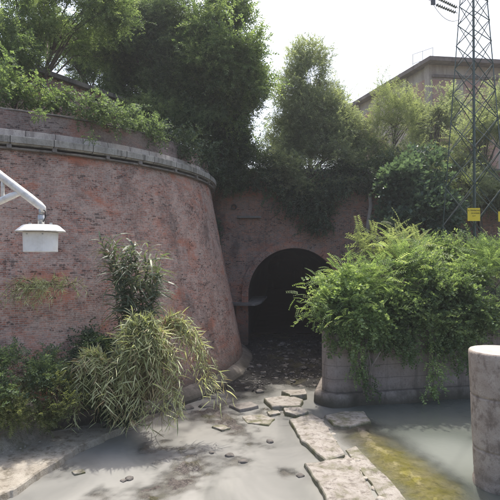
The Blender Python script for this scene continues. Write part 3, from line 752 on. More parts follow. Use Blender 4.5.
# --- trees on the left terrace
tree('broadleaf_tree', 'big dark broadleaf tree rising behind the bastion parapet, tallest on the left', (-4.4, 24.5, 8.9),
     [B(150, 40, 25.5, 56, 46, 2.0), B(205, 85, 25, 46, 52, 2.0), B(138, 92, 25, 36, 26, 1.5), B(165, 122, 23.5, 42, 22, 1.4)], 'l_dark', r0=.28, nb=40, dens=34, per=11)
tree('broadleaf_tree', 'lighter green tree crown hanging at the centre beside the open sky', (-1.6, 25.8, 8.9),
     [B(232, 45, 23.6, 28, 44, 1.7), B(210, 18, 23.6, 40, 30, 1.8), B(250, 82, 24.5, 17, 26, 1.2), B(240, 118, 24.8, 17, 22, 1.0), B(205, 70, 22.8, 22, 22, .9)], 'l_mid', r0=.16, nb=26, dens=24, per=9, tw='mid', sc=1.1)
tree('broadleaf_tree', 'tree with loose pale leafy branches filling the top left corner', (-9.5, 19.5, 8.9),
     [B(25, 12, 19, 50, 24, 1.6), B(8, 50, 18, 28, 28, 1.4), B(90, 8, 20, 48, 22, 1.6), B(60, 36, 22, 40, 14, 1.2), B(105, 48, 24, 30, 18, 1.2)], 'l_mid', r0=.13, nb=26, dens=24, per=10, gap=.22)
tree('broadleaf_tree', 'dull green tree behind the brick outbuilding, filling the gap left of the biggest tree', (-7.2, 29, 8.9),
     [B(95, 62, 29, 32, 26, 1.6), B(65, 40, 29, 26, 20, 1.4), B(45, 48, 27, 18, 12, 1.0)], 'l_dark', r0=.14, nb=20, dens=24, per=9, gap=.12)
tree('yew_tree', 'very dark dense tree spilling over the corner between bastion and tunnel wall', (-1.1, 27.9, 8.9),
     [B(232, 162, 26.2, 26, 24, 1.2), B(215, 140, 25.5, 28, 20, 1.2), B(236, 180, 26.2, 18, 9, .7), B(255, 166, 26.6, 18, 18, .8)], 'l_ivy', r0=.18, nb=14, dens=40, per=12)
# --- middle
tree('ash_tree', 'tall airy grey green tree standing alone against the sky above the tunnel', (3.3, 28.2, 9.4),
     [B(308, 66, 28, 21, 26, 1.1), B(302, 92, 28, 28, 24, 1.4), B(318, 122, 28, 38, 28, 1.6), B(290, 140, 28, 26, 26, 1.3), B(346, 136, 28, 22, 22, 1.2), B(328, 96, 28, 16, 16, 1.0)], 'l_grey', r0=.13, nb=44, dens=34, per=10, tw='small', sc=.85, gap=.28)
tree('locust_tree', 'rounded grey green shrubby tree right above the tunnel mouth', (2.9, 28.0, 9.0),
     [B(308, 172, 27, 32, 32, 1.2), B(283, 165, 27, 18, 26, 1.0), B(338, 150, 27.5, 26, 26, 1.3), B(350, 168, 26.6, 16, 18, .8)], 'l_grey', r0=.12, nb=20, dens=34, per=10)
tree('creeper', 'dark creeper hanging down the brick above the left shoulder of the arch', (2.0, 26.7, 9.0),
     [B(305, 196, 26.5, 28, 20, .35), B(318, 214, 26.5, 16, 16, .3), B(278, 184, 26.6, 14, 16, .3), B(325, 182, 26.4, 26, 14, .5)], 'l_ivy', cat='creeper', r0=.04, nb=10, dens=70, per=6, drop=.9, tw='ivy', sc=.8)
tree('young_tree', 'young yellow green tree with upright shoots in front of the building', (7.9, 28.2, 9.0),
     [B(388, 104, 28, 9, 28, .7), B(404, 116, 28, 12, 26, .8), B(376, 138, 28, 14, 20, .8), B(416, 112, 29, 10, 20, .8)], 'l_yel', r0=.09, nb=22, dens=26, per=8, tw='feath', updir=.8)
tree('locust_tree', 'olive green tree between the young yellow tree and the pylon', (10.9, 29.2, 9.0),
     [B(432, 130, 29, 22, 36, 1.3), B(446, 108, 29.5, 16, 20, 1.0), B(412, 165, 28, 26, 20, 1.0)], 'l_grey', r0=.12, nb=18, dens=28, per=9)
tree('fig_shrub', 'dark large leaved shrub at the foot of the wall left of the pylon', (8.0, 24.8, 2.9),
     [B(412, 188, 24.6, 24, 24, 1.0), B(428, 215, 24, 24, 24, 1.0), B(402, 226, 24.4, 17, 18, .8), B(432, 172, 25, 22, 20, 1.0)], 'l_big', cat='shrub', r0=.12, nb=16, dens=40, per=8, tw='big', bark='bark', gap=-.02, sc=.85)
tree('locust_tree', 'olive tree with yellowing tufts seen through the pylon lattice', (12.2, 26.2, 3.2),
     [B(476, 150, 26, 30, 38, 1.3), B(500, 115, 27, 26, 30, 1.2), B(462, 185, 25.5, 22, 30, 1.1), B(505, 190, 26, 22, 30, 1.1)], 'l_grey', r0=.16, nb=22, dens=28, per=9)
tree('yellowing_shrub', 'yellowish loose shrub among the dark leaves behind the pylon legs', (10.8, 24.6, 3.0),
     [B(462, 165, 24.5, 10, 30, .6), B(452, 192, 24.5, 12, 14, .6)], 'l_yel', cat='shrub', r0=.05, nb=8, dens=22, per=6)
# backdrop of wall top greenery
tree('hedge_shrub', 'dark shrub mass along the wall top under the building', (6.4, 28.4, 9.0),
     [B(362, 160, 28, 22, 18, 1.0), B(385, 172, 27.5, 24, 16, 1.0), B(342, 140, 28.6, 16, 14, 1.0)], 'l_dark', cat='shrub', r0=.07, nb=10, dens=30, per=9)
tree('bare_twigged_tree', 'thin tree top peeping over the shrubs at the left end of the building', (7.0, 36, 9.0), [B(345, 98, 36, 10, 8, .8), B(335, 106, 36, 10, 8, .8)], 'l_grey', r0=.08, nb=16, dens=10, per=6)
tree('ivy_bush', 'ragged ivy hanging over the top edge of the tunnel wall right of the arch', (5.6, 27.2, 9.4),
     [B(352, 176, 26.7, 26, 12, .4), B(372, 178, 26.6, 18, 12, .4), B(335, 172, 26.7, 22, 12, .5), B(392, 172, 26.6, 18, 14, .5)], 'l_ivy', cat='shrub', r0=.04, nb=10, dens=70, per=8, tw='ivy', sc=.8, drop=.6, gap=.3)
# parapet growth
tree('ivy_bush', 'ivy bush spilling over the bastion parapet at the left edge', (-8.6, 17.2, 8.9),
     [B(12, 92, 16.0, 22, 14, .5), B(45, 99, 16.4, 26, 9, .5), B(2, 72, 16, 14, 16, .5)], 'l_mid', cat='shrub', r0=.05, nb=10, dens=60, per=9, tw='ivy', sc=.75)
tree('ivy_bush', 'darker ivy bush on the parapet below the big tree', (-6.4, 18.4, 8.9),
     [B(85, 109, 16.3, 26, 9, .4), B(115, 118, 17.0, 22, 10, .4), B(150, 130, 18.3, 24, 11, .4)], 'l_dark', cat='shrub', r0=.05, nb=10, dens=60, per=9, tw='ivy', sc=.75)
tree('ivy_bush', 'ivy bush covering the right end of the parapet', (-3.2, 21.6, 9.0),
     [B(178, 143, 20.0, 22, 11, .4), B(202, 158, 22.2, 16, 12, .5), B(216, 178, 25, 12, 14, .5)], 'l_ivy', cat='shrub', r0=.05, nb=10, dens=60, per=9, tw='ivy', sc=.8)
tree('ivy_bush', 'small tuft hanging through the stone band of the bastion', P(93, 136, 15.55), [B(92, 140, 15.55, 4, 5, .1)], 'l_dark', cat='tuft', r0=.01, nb=3, dens=60, per=6, tw='ivy', sc=.4, csize=.15)
tree('ivy_bush', 'small tuft on the string course at the left', P(38, 112, 14.9), [B(38, 113, 14.9, 7, 4, .12)], 'l_mid', cat='tuft', r0=.01, nb=3, dens=60, per=6, tw='ivy', sc=.4, csize=.15)

# --- right bank heap
tree('robinia_shrub', 'bright green feathery shrub heaped over the pier end, sprays reaching toward the tunnel', (4.0, 17.9, 2.3),
     [B(365, 285, 17.6, 42, 26, 1.0), B(345, 310, 17.0, 30, 20, .9), B(395, 268, 18.2, 34, 20, 1.0)], 'l_lime', cat='shrub', r0=.06, nb=22, dens=40, per=8, tw='frond', updir=.3, sc=.9)
tree('bramble', 'leafy brambles on the lower half of the heap above the pier nose', (3.8, 17.0, 2.3),
     [B(350, 318, 16.7, 26, 14, .5), B(380, 312, 16.9, 30, 18, .5), B(345, 290, 17.0, 22, 12, .5)], 'l_lime', cat='shrub', r0=.03, nb=12, dens=60, per=7, csize=.4, tw='ivy', sc=1.05, drop=.2)
tree('robinia_shrub', 'low arching sprays hanging off the left nose of the pier', (3.2, 17.4, 2.3),
     [B(312, 322, 16.7, 17, 7, .5), B(318, 300, 16.8, 20, 9, .5), B(326, 336, 16.5, 12, 9, .4)], 'l_lime', cat='shrub', r0=.03, nb=18, dens=26, per=6, tw='frond', drop=.35, sc=.75)
tree('robinia_shrub', 'bright green shrub on the pier wall between nose and column', (6.3, 18.0, 2.4),
     [B(435, 290, 17.8, 42, 30, 1.1), B(410, 318, 17.2, 36, 20, .7), B(470, 305, 17.6, 34, 28, .9)], 'l_mid', cat='shrub', r0=.06, nb=22, dens=50, per=10, tw='ivy', sc=.85)
tree('robinia_shrub', 'sunlit shrub behind the column at the right edge', (8.6, 18.6, 2.5),
     [B(495, 275, 18.4, 34, 28, 1.0), B(520, 310, 18.2, 30, 30, 1.0)], 'l_lime', cat='shrub', r0=.06, nb=16, dens=40, per=8, tw='frond')
tree('ailanthus_sapling', 'lime green sapling with long feather leaves topping the heap', (5.2, 19.4, 2.5),
     [B(385, 250, 19.2, 30, 9, .8), B(405, 246, 19.4, 18, 8, .7)], 'l_yel', cat='shrub', r0=.04, nb=12, dens=22, per=5, tw='frondL', updir=.5, sc=1.1)
tree('elder_shrub', 'green shrub around the foot of the pylon', (9.6, 20.4, 2.6),
     [B(455, 258, 20.2, 40, 14, .9), B(490, 250, 20.6, 26, 12, .9), B(425, 256, 20.4, 22, 11, .8)], 'l_mid', cat='shrub', r0=.05, nb=16, dens=40, per=8, tw='mid')
def vine(label, pts, mat, wid=.22, n=60, sc=.7, tw='ivy', seed=0):
    pts = np.array(pts); o = thing('hanging_vine', pts[0], label, 'vine')
    tt = rng.random(n) * (len(pts) - 1); i0 = tt.astype(int); fr_ = (tt - i0)[:, None]
    p = pts[i0] * (1 - fr_) + pts[np.minimum(i0 + 1, len(pts) - 1)] * fr_ + rng.normal(size=(n, 3)) * np.array([wid, wid * .35, wid * .5])
    d = rng.normal(size=(n, 3)) * .5 + np.array([0, -.6, -.5])
    V, Fq, T = scatter(TW[tw], p, d, rng.uniform(.7, 1.2, n) * sc, rng.normal(.5, .2, n))
    mesh('foliage', V, Fq, M[mat], o, attrs={'tint': T})
    mb = MB(); 
    for k in range(3): mb.tube(pts + rng.normal(size=pts.shape) * .05, .012, 5)
    mb.build('stem', M['bark_pale'], o, True)
vine('leafy vine curtain hanging down the pier beside the column, reaching the water', [P(432, 322, 16.9), P(434, 345, 16.85), P(436, 370, 16.8), P(431, 395, 16.8)], 'l_lime', .20, 120)
vine('short vine curtain high on the pier left of the longest vine', [P(405, 325, 16.6), P(408, 345, 16.6), P(410, 358, 16.6)], 'l_mid', .3, 120)
vine('sparse brown stemmed vine on the middle of the pier', [P(368, 328, 16.5), P(364, 350, 16.45), P(366, 372, 16.4), P(370, 392, 16.35)], 'l_mid', .14, 50)
vine('vine patch low on the pier near its rounded nose', [P(352, 328, 16.4), P(356, 350, 16.4), P(358, 380, 16.4)], 'l_lime', .14, 60)
vine('thick vine curtain dropping behind the column', [P(462, 322, 17.0), P(464, 345, 17.0), P(466, 362, 17.0)], 'l_mid', .3, 160)
tree('robinia_shrub', 'fringe of drooping sprays over the pier rim, right of its nose', (4.6, 17.0, 2.35),
     [B(350, 334, 16.5, 22, 9, .3), B(385, 336, 16.6, 24, 9, .3), B(420, 338, 16.8, 24, 12, .3), B(455, 338, 17.0, 24, 14, .3)], 'l_mid', cat='shrub', r0=.02, nb=18, dens=60, per=6, csize=.35, tw='ivy', drop=.8, sc=.9, gap=.1)
# woody stems on pier
mb = MB()
for a in ([(366, 395), (367, 375), (360, 362), (350, 350)], [(367, 380), (372, 365), (380, 352), (384, 344)], [(364, 395), (362, 370), (366, 345)], [(370, 394), (371, 370), (368, 350)]):
    mb.tube([P(x, y, 16.42) for x, y in a], np.linspace(.04, .015, len(a)), 6)
o = mb.build('woody_stem', M['bark_pale'], None, True); tag(o, 'forked grey woody creeper stem climbing the middle of the pier', 'creeper stem')

# --- left bank shrubs
tree('bank_shrub', 'dense green shrub at the left edge below the brick wall', (-6.3, 12.7, .9),
     [B(10, 372, 12.9, 26, 20, .5), B(40, 368, 13.1, 24, 15, .5), B(5, 400, 12.4, 20, 16, .5)], 'l_dark', cat='shrub', r0=.03, nb=10, dens=80, per=9, csize=.35, tw='mid', sc=.7, gap=.02)
tree('bank_shrub', 'yellowish olive shrub on the bank between edge and reeds', (-5.2, 12.9, .9),
     [B(62, 385, 13.2, 20, 14, .5), B(76, 402, 13, 18, 16, .45), B(45, 414, 12.6, 14, 9, .3)], 'l_olive', cat='shrub', r0=.02, nb=10, dens=60, per=8, csize=.3, sc=.6)
tree('bank_shrub', 'low shrub at the foot of the bank touching the gravel', (-6.0, 12.0, .7),
     [B(10, 412, 12.3, 24, 12, .35), B(50, 414, 12.8, 16, 9, .3), B(30, 392, 12.5, 16, 9, .3)], 'l_olive', cat='shrub', r0=.02, nb=8, dens=90, per=8, csize=.25, sc=.5)
tree('ivy_bush', 'dark green ivy bush against the brick behind the reeds', (-4.3, 14.6, .8),
     [B(98, 350, 14.8, 26, 18, .45), B(90, 378, 14.2, 24, 20, .4), B(120, 395, 14.4, 22, 22, .4)], 'l_ivy', cat='shrub', r0=.03, nb=8, dens=110, per=9, csize=.3, tw='ivy', sc=.6)

# --- giant reed
def strap(L, w, droop, seg=4):
    V = []; tt = np.linspace(0, 1, seg + 1)
    x = L * (tt - .18 * droop * tt ** 3); z = L * (.25 * tt - droop * tt ** 2 * .75); ww = w * np.array([.75, 1, .85, .55, .04])[:seg + 1]
    for k in range(seg + 1): V += [(x[k], ww[k] / 2, z[k]), (x[k], -ww[k] / 2, z[k])]
    Fq = [(2 * k, 2 * k + 1, 2 * k + 3, 2 * k + 2) for k in range(seg)]
    return np.array(V), np.array(Fq), np.zeros(len(V))
ST = [strap(.52, .038, d) for d in (.1, .3, .55, .8)]
STD = [strap(.6, .05, d) for d in (.9, 1.2, 1.5, 1.8)]
def reed(label, canes, mat, nleaf=26, sc=1.0, start=.25, sig=.0, dry=.0, name='giant_reed', st=None, dead=.16):
    """canes: list of arrays of control points"""
    o = thing(name, canes[0][0], label, 'reed clump')
    pos = []; D = []; mb = MB(); tn = []
    for c in canes:
        c = np.array(c); u = np.linspace(0, 1, 14)[:, None]
        if len(c) == 3: path = (1 - u) ** 2 * c[0] + 2 * u * (1 - u) * c[1] + u ** 2 * c[2]
        else: path = (1 - u) ** 3 * c[0] + 3 * u * (1 - u) ** 2 * c[1] + 3 * u ** 2 * (1 - u) * c[2] + u ** 3 * c[3]
        mb.tube(path, np.linspace(.012, .004, 14), 5, False)
        T = np.gradient(path, axis=0); T /= np.linalg.norm(T, axis=1)[:, None]
        base_t = rng.normal(.5, .18); a0 = rng.uniform(0, 6.3)
        for k in range(nleaf):
            q = start + (1 - start) * (k + rng.random()) / nleaf; f = q * 13; i0 = min(int(f), 12); p = path[i0] + (path[i0 + 1] - path[i0]) * (f - i0)
            t_ = T[i0]; side = np.cross(t_, [0, 0, 1]); side /= np.linalg.norm(side) + 1e-6; up = np.cross(side, t_)
            a = a0 + (k % 2) * math.pi + rng.uniform(-.6, .6)
            d = rng.normal(0, .28, 3) + t_ * .75 + (side * math.cos(a) + up * math.sin(a)) * .75
            pos.append(p); D.append(d); tn.append(base_t + rng.normal(0, .12))
    pos = np.array(pos); D = np.array(D)
    V, Fq, T = scatter(st or ST, pos, D, rng.uniform(.4, 1.3, len(pos)) * sc, np.array(tn), rng.uniform(-1.2, 1.2, len(pos)))
    nv = len(ST[0][0]); lf = len(ST[0][1]); nl = len(Fq) // lf; dd = rng.random(nl) < dead
    def sub(sel, nm, mt):
        F2 = Fq.reshape(nl, lf, 4)[sel].reshape(-1, 4); u, inv = np.unique(F2, return_inverse=True)
        mesh(nm, V[u], inv.reshape(-1, 4), M[mt], o, attrs={'tint': T[u]})
    sub(~dd, 'leaves', mat); sub(dd, 'dead_leaves', 'l_dry'); mb.build('stem', M['l_dry'], o, True)
    return o
def mk(n, bx, by, tops, d0=14.3, dj=.35, spread=6, arch=.5):
    out = []
    for k in range(n):
        b = P(bx + rng.normal(0, spread), by, d0 + rng.normal(0, dj * .4)); tp = tops[rng.integers(len(tops))]
        e = P(tp[0] + rng.normal(0, tp[3] if len(tp) > 3 else 6), tp[1] + rng.normal(0, 5), tp[2] + rng.normal(0, dj * .5))
        if len(tp) > 4: m1 = P(tp[4] + rng.normal(0, 7), tp[5] + rng.normal(0, 7), (d0 + tp[2]) / 2)
        else: m1 = (b + e) / 2 + np.array([0, 0, arch])
        out.append([b, m1, e])
    return out
reed('tall upright dark reed canes standing against the brick behind the drooping reeds', mk(30, 135, 400, [(110, 248, 14.5, 5), (166, 262, 14.4, 5), (118, 240, 14.6, 6), (135, 250, 14.5, 6), (150, 258, 14.5, 8), (160, 275, 14.3, 5), (125, 262, 14.2, 6)], 14.5, spread=8), 'l_reedd', 32, 1.0, .40, st=STD, dead=.04)
reed('pale drooping reed mound spilling over the water, the broadest clump', mk(130, 140, 400, [(138, 345, 13.3, 8, 138, 280), (150, 350, 13.3, 8, 148, 276), (132, 360, 13.2, 9, 134, 284), (150, 425, 12.9, 16, 145, 262), (165, 415, 13.0, 14, 155, 268), (130, 422, 13.0, 14, 128, 275), (112, 425, 13.0, 10, 122, 300), (180, 418, 13.1, 10, 165, 290), (145, 390, 12.9, 16, 142, 272), (160, 370, 13.2, 12, 150, 275), (125, 385, 13.0, 10, 130, 285)], 14.0, spread=14), 'l_reed', 38, .72, .22)
reed('reed branch leaning far right, its tip near the stepping stones', mk(24, 155, 380, [(222, 402, 13.6, 5, 175, 262), (208, 385, 13.6, 8, 170, 262), (198, 372, 13.7, 8, 168, 265), (212, 395, 13.6, 6, 170, 275)], 14.3, spread=6), 'l_reed', 36, .66, .3)
reed('grey green reed clump drooping left over the gravel bank', mk(26, 105, 405, [(72, 425, 12.9, 8, 88, 300), (85, 415, 12.9, 9, 92, 305), (98, 400, 12.9, 9, 98, 310), (78, 395, 13.0, 8, 90, 310)], 13.8, spread=7), 'l_reed', 36, .66, .3)
c_ = []
for k in range(44):
    b = P(rng.uniform(18, 72), 285 + rng.normal(0, 2), 14.3 + rng.uniform(-.1, .1)); e = b + np.array([rng.uniform(-.75, .75), -.55 + rng.uniform(-.2, .2), -.35 + rng.uniform(-.3, .3)])
    c_.append([b, (b + e) / 2 + np.array([0, 0, .35]), e])
wc = reed('small pale plant tuft growing sideways out of the brick face', c_, 'l_reed', 30, .40, .1, dead=.03, name='wall_plant'); wc['category'] = 'plant'
tree('wall_plant', 'dark weeds rooted in the corner between bastion and tunnel wall', P(214, 235, 26.3), [B(213, 232, 26.2, 5, 18, .25)], 'l_ivy', cat='plant', r0=.02, nb=4, dens=80, per=6, tw='ivy', sc=.6, csize=.25)

# driftwood sticks in the reeds
for (a, b_, lab) in (((168, 400, 13.2), (176, 412, 12.9), 'dry pale cane sticking out at the right foot of the reeds'), ((150, 424, 13.3), (128, 430, 13.0), 'dark driftwood stick lying under the reeds by the water')):
    mb = MB().tube([P(*a), (P(*a) + P(*b_)) / 2 + np.array([0, 0, .05]), P(*b_)], [.03, .025, .015], 6); tag(mb.build('dead_branch', M['bark_pale'], None, True), lab, 'branch')

# ------------------------------------------------------------------ ruined brick wall behind parapet
rw = thing('brick_outbuilding', (-7.6, 20.3, 8.9), 'low brick outbuilding with a slanting stone eave behind the parapet at top left', 'building')
a, b_ = np.array([-9.9, 17.6]), np.array([-5.6, 24.4]); d = (b_ - a) / np.linalg.norm(b_ - a); nrm = np.array([d[1], -d[0]])
def obox(name, s0, s1, n0, n1, z0, z1, mat, parent):
    V = []
    for z in (z0, z1):
        for s_, n_ in ((s0, n0), (s1, n0), (s1, n1), (s0, n1)):
            q = a + d * s_ + nrm * n_; V.append((q[0], q[1], z))
    uv = [(s0, z0), (s1, z0), (s1 + 1, z0), (s0 - 1, z0), (s0, z1), (s1, z1), (s1 + 1, z1), (s0 - 1, z1)]
    return mesh(name, V, [(0, 1, 5, 4), (1, 2, 6, 5), (2, 3, 7, 6), (3, 0, 4, 7), (4, 5, 6, 7), (3, 2, 1, 0)], mat, parent, uv)
Lw = np.linalg.norm(b_ - a)
obox('wall', 0, Lw, 0, -3, 8.9, 12.25, M['brick'], rw)
obox('eave', -.1, Lw + .1, .22, -3.1, 12.25, 12.43, M['stone_dark'], rw)
for s_ in (2.6, 5.2): obox('wall_hole', s_, s_ + .5, .012, -.2, 11.75, 12.0, M['hole_dark'], rw)  # dark plates painting the shade of small holes in the brick

# ------------------------------------------------------------------ building at right
bd = thing('factory_building', (14, 40, 9), 'pale stucco and pink panelled building with brown overhanging roof, behind the pylon', 'building')
c0 = np.array([13.75, 38.0]); cl = np.array([9.6, 52.0]); cr = np.array([26, 39.6]); zt = 19.55
def wallq(name, p, q, z0, z1, mat, off=0.0, thick=.25, inward=True):
    p, q = np.array(p, float), np.array(q, float); d = (q - p) / np.linalg.norm(q - p); n = np.array([d[1], -d[0]])
    V = []
    for z in (z0, z1):
        for s_, k in ((p, off), (q, off), (q, off - thick), (p, off - thick)):
            w = s_ + n * k; V.append((w[0], w[1], z))
    return mesh(name, V, [(0, 1, 5, 4), (1, 2, 6, 5), (2, 3, 7, 6), (3, 0, 4, 7), (4, 5, 6, 7), (3, 2, 1, 0)], mat, bd)
def lerp(p, q, t): return p + (q - p) * t
wallq('wall', cl, c0, 8.9, zt, M['stucco']); wallq('wall', c0 + np.array([.01, .0]), cr, 8.9, zt, M['stucco'])
mid = (c0 + cl + cr) / 3
rV = []
ovr = [c0 + np.array([-.35, -.9]), cr + np.array([1, -.8]), cr + np.array([1, 14]), cl + np.array([0, 3]), cl + np.array([-.7, 0])]
for z in (zt - .02, zt + .30): rV += [(p[0], p[1], z) for p in ovr]
n = 5; mesh('roof', rV, [tuple(range(n))[::-1], tuple(range(n, 2 * n))] + [(j, (j + 1) % n, n + (j + 1) % n, n + j) for j in range(n)], M['roof'], bd)
for k, (t0, t1, z0, z1) in enumerate(((.03, .16, 10, 18.6), (.56, .70, 15.6, 18.4), (.80, .90, 15.6, 18.2))):
    wallq('pink_panel', lerp(c0, cl, t1), lerp(c0, cl, t0), z0, z1, M['stucco_pink'], .03, .1)
for t0 in (.0, .20, .36, .52, .74): wallq('pilaster', lerp(c0, cl, t0 + .035), lerp(c0, cl, t0), 9, zt - .02, M['stucco'], .14, .2)
wallq('stringcourse', lerp(c0, cl, .95), lerp(c0, cl, .40), 15.15, 15.45, M['roof'], .3, .35)
wallq('brick_panel', lerp(c0, cl, .96), lerp(c0, cl, .42), 9, 15.1, M['stucco_pink'], .04, .1)
wallq('pink_panel', lerp(c0, cr, .015), lerp(c0, cr, .14), 10, 18.4, M['stucco_pink'], .03, .1)
wallq('pink_panel', lerp(c0, cr, .22), lerp(c0, cr, .45), 10, 18.4, M['stucco_pink'], .03, .1)
wallq('stringcourse', lerp(c0, cr, .01), lerp(c0, cr, .9), 18.55, 18.75, M['roof'], .16, .2)
# wire mesh frame on roof
pA, pB = c0 + np.array([-1.0, 1.0]), c0 + np.array([.1, -.3])
mb = MB()
for z in (zt + .42, zt + 1.15): mb.bar((pA[0], pA[1], z), (pB[0], pB[1], z), .03, .03)
for q in (pA, (pA + pB) / 2, pB): mb.bar((q[0], q[1], zt + .3), (q[0], q[1], zt + 1.15), .03, .03)
mb.build('roof_frame', M['grey_steel'], bd)

# ------------------------------------------------------------------ pylon
pc = np.array([(474.5 - CX) / F * 21.5, 21.5])
py = thing('lattice_pylon', (pc[0], pc[1], 2.3), 'green steel lattice electricity pylon at the right with yellow warning plates', 'pylon')
LW = .05
HD = lambda z: .0747 * (23.4 - z)
th = math.atan2(pc[1], pc[0]) + R(180 + 1); dirs4 = [np.array([math.cos(th + R(q)), math.sin(th + R(q))]) for q in (-90, 0, 90, 180)]
def leg(k, z): q = pc + dirs4[k] * HD(z); return np.array([q[0], q[1], z])
for k in range(4):
    a, b_ = leg(k, 2.2), leg(k, 20.5); mb = MB(); ax = (b_ - a) / np.linalg.norm(b_ - a)
    # L-angle section
    for e in (dirs4[(k + 1) % 4], dirs4[(k + 3) % 4]):
        e3 = np.array([*(e - dirs4[k]), 0]); e3 /= np.linalg.norm(e3); e3 -= ax * e3.dot(ax); e3 /= np.linalg.norm(e3); w = np.cross(ax, e3)
        mb.box((a + b_) / 2 + e3 * LW / 2, (np.linalg.norm(b_ - a), LW, .012), [ax, e3, w])
    mb.build('leg', M['green_steel'], py)
zc = 2.4; lv = [zc]
while zc < 19.5: zc += 1.414 * HD(zc) * .92; lv.append(zc)
cnt = 0
for i_ in range(len(lv) - 1):
    for k in range(4):
        a0, a1, b0, b1 = leg(k, lv[i_]), leg(k, lv[i_ + 1]), leg((k + 1) % 4, lv[i_]), leg((k + 1) % 4, lv[i_ + 1])
        for j, (s0, e0) in enumerate(((a0, b1), (b0, a1))):
            d = e0 - s0; out = np.array([*(dirs4[k] + dirs4[(k + 1) % 4]), 0]); out = out / np.linalg.norm(out) * (.02 if j else -.02)
            if cnt < 96:
                mb = MB().bar(s0 + out, e0 + out, .008, .04).bar(s0 + out, e0 + out, .032, .008)
                mb.build('brace', M['grey_steel'] if (j == 0 and k == 0 and i_ % 2 == 0) else M['green_steel'], py); cnt += 1
def sign(p, w, h, lab=None):
    s_ = MB().box(p, (w, .02, h)).build('warning_plate', M['yellow'], py)
    def txt(body, size, dx, dz):
        cu = bpy.data.curves.new('lettering', 'FONT'); cu.body = body; cu.size = size; cu.align_x = 'CENTER'; cu.align_y = 'CENTER'; cu.extrude = .002
        o = bpy.data.objects.new('lettering', cu); COL.objects.link(o); cu.materials.append(M['black'])
        dg = bpy.context.evaluated_depsgraph_get(); me = bpy.data.meshes.new_from_object(o.evaluated_get(dg)); bpy.data.objects.remove(o)
        me.materials.clear(); me.materials.append(M['black'])
        o = bpy.data.objects.new('lettering', me); COL.objects.link(o); o.parent = s_
        o.rotation_euler = (R(90), 0, 0); o.location = tuple(np.array([p[0] + dx, p[1] - .016, p[2] + dz]) - np.array([pc[0], pc[1], 2.3]))
    return s_, txt
p = P(474, 214.5, 20.05) 
s_, txt = sign(p, .50, .52); txt('A TENSIONE', .085, .0, .16); txt('DI MORIRE', .07, .06, .05); txt('N 17', .06, .0, -.06)
p2 = P(502.5, 216.5, 20.7); s2, txt = sign(p2, .34, .42)
# strain insulators + jumper
def insul(a, b_, label):
    o = thing('insulator_string', a, label, 'insulator', 'strain insulators on the pylon')
    a, b_ = np.array(a), np.array(b_); mb = MB(); d = (b_ - a); L = np.linalg.norm(d); x = d / L; n = 9
    path = []; rr = []
    for k in range(n):
        s0 = .1 + .8 * k / n
        for f_, r_ in ((0, .02), (.25, .07), (.4, .07), (.6, .02)): path.append(a + d * (s0 + .8 / n * f_)); rr.append(r_)
    mb.tube(path, rr, 10); mb.build('discs', M['insul'], o, True)
    MB().tube([a, a + d * .1], .015, 6).tube([a + d * .9, b_], .015, 6).build('rod', M['zinc'], o)
insul(P(458.5, 12, 21.2), P(434, 2, 20.4), 'lower glass insulator string tied to the pylon leg')
insul(P(459.5, 7, 21.2), P(437, -4, 20.4), 'upper glass insulator string tied to the pylon leg')
mb = MB().tube([*[P(433 + 28 * u, 1 + 17 * u + 34 * u * (1 - u), 20.4 + u) for u in np.linspace(0, 1, 16)]], .012, 6)
tag(mb.build('jumper_cable', M['wire'], None, True), 'thin drooping cable loop beside the insulators', 'cable')
mb = MB().tube([P(433, 0, 20.4), P(418, -6, 18), P(395, -20, 14)], .012, 6).box(P(434, 1, 20.4), (.18, .05, .22))
tag(mb.build('power_line', M['wire'], None), 'power cable leaving the insulators at the top edge', 'cable')

# ------------------------------------------------------------------ street lamp
ld = 4.3
lp = thing('street_lamp', (-3.3, 4.4, 0), 'white lamp on a bent bracket arm entering at the left edge', 'lamp')
mb = MB().tube([P(-70, 116, ld), P(0, 175.5, ld), P(30, 198, ld), P(39.5, 205.5, ld), P(42.6, 208, ld), P(43.2, 212, ld)], [.036, .036, .036, .034, .028, .022], 16); mb.build('arm', M['white'], lp, True)
mb = MB().tube([P(-77, 234, ld), P(0, 201, ld), P(10, 196.5, ld), P(24, 191, ld)], [.03, .03, .03, .02], 14).tube([P(2.5, 176, ld), P(2.5, 200, ld)], .016, 8)
mb.build('brace_tube', M['white'], lp, True)
mb = MB().tube([P(41, 208, ld), P(41, 216, ld)], .020, 14).tube([P(41, 215, ld), P(41, 224, ld)], .027, 14); mb.build('socket', M['zinc'], lp, True)
mb = MB().tube([P(-75, 112, ld), (-2.82, ld, 5.2), (-2.82, ld, 1.0)], [.05, .05, .06], 16); mb.build('post', M['white'], lp, True)
hc = P(40.6, 232, ld)
def rings(prof, mat, nm, n=48):
    A = np.linspace(0, 2 * np.pi, n, endpoint=False); V = []; 
    for r, z in prof: V.append(np.stack([hc[0] + r * np.cos(A), hc[1] + r * np.sin(A), np.full(n, hc[2] + z)], 1))
    m = len(prof); i = np.arange(m * n).reshape(m, n); Fq = [tuple(f) for f in np.stack([i[:-1], np.roll(i[:-1], -1, 1), np.roll(i[1:], -1, 1), i[1:]], -1).reshape(-1, 4)]
    Fq += [tuple(i[0][::-1]), tuple(i[-1])]
    return mesh(nm, np.concatenate(V), Fq, mat, lp, smooth=False)
rings([(.190, 0.0), (.203, .002), (.203, .008), (.150, .054), (.135, .060)], M['white'], 'hood')
rings([(.134, -.172), (.139, -.170), (.141, -.160), (.139, -.158), (.143, -.004)], M['white_in'], 'shade')
for dx in (-.06, .07): MB().tube([(hc[0] + dx, ld - .126, hc[2] - .02), (hc[0] + dx, ld - .136, hc[2] - .02)], .006, 8).build('screw', M['zinc'], lp)
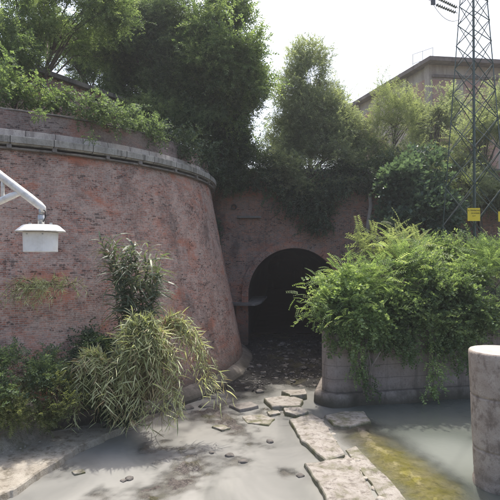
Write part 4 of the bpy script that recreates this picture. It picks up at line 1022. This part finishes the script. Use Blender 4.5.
MB().tube([P(41, 209, ld - .01), P(45, 211, ld - .02), P(45.5, 217, ld - .02), P(43, 222, ld - .02)], .005, 6).build('cable', M['black'], lp)
for q in (30, 51): MB().box(P(q, 224, ld - .02), (.02, .02, .02)).build('lug', M['zinc'], lp)

# ------------------------------------------------------------------ air
hz = bpy.data.materials.new('haze'); hz.use_nodes = True; nt = hz.node_tree; nt.nodes.clear()
ho = nt.nodes.new('ShaderNodeOutputMaterial'); pv = nt.nodes.new('ShaderNodeVolumePrincipled')
pv.inputs['Color'].default_value = (.93, .95, 1.0, 1); pv.inputs['Density'].default_value = .0008; pv.inputs['Anisotropy'].default_value = .35
nt.links.new(pv.outputs[0], ho.inputs['Volume'])
o = MB().box((0, 40, 10.9), (250, 200, 26.2)).build('haze', hz); tag(o, 'thin pale summer haze in the air', 'haze', kind='stuff')

# ------------------------------------------------------------------ light, sky, camera
EL, AZ = 66, 12        # sun ahead of the camera, a little to the right (azimuth from +Y toward +X)
w = bpy.data.worlds.new('World'); S.world = w; w.use_nodes = True; nt = w.node_tree
bg = nt.nodes['Background']; sky = nt.nodes.new('ShaderNodeTexSky'); sky.sky_type = 'NISHITA'; sky.sun_disc = False
sky.sun_elevation = R(EL); sky.sun_rotation = R(AZ); sky.air_density = 1.0; sky.dust_density = 6; sky.ozone_density = 1.0; sky.altitude = 50
nt.links.new(sky.outputs[0], bg.inputs[0]); bg.inputs[1].default_value = .15
sd = bpy.data.lights.new('sun', 'SUN'); sd.energy = 2.6; sd.angle = R(.8); sd.color = (1, .95, .87)
so = bpy.data.objects.new('sun', sd); COL.objects.link(so)
v = Vector((math.sin(R(AZ)) * math.cos(R(EL)), math.cos(R(AZ)) * math.cos(R(EL)), math.sin(R(EL))))
so.rotation_euler = v.to_track_quat('Z', 'Y').to_euler(); so.location = (0, 0, 40)
cd = bpy.data.cameras.new('camera'); cam = bpy.data.objects.new('camera', cd); COL.objects.link(cam); S.camera = cam
cd.sensor_width = 36; cd.lens = 36; cd.clip_end = 1500; cd.clip_start = .1
cam.location = (0, 0, CH); cam.rotation_euler = (R(90 + math.degrees(math.atan(5 / 500))), 0, 0)
S.view_settings.view_transform = 'Standard'; S.view_settings.look = 'None'; S.view_settings.gamma = 1; S.view_settings.use_curve_mapping = False
S.view_settings.exposure = 1.15
S.cycles.max_bounces = 6; S.cycles.diffuse_bounces = 3; S.cycles.transmission_bounces = 4; S.cycles.transparent_max_bounces = 8; S.cycles.glossy_bounces = 2
S.cycles.use_denoising = True
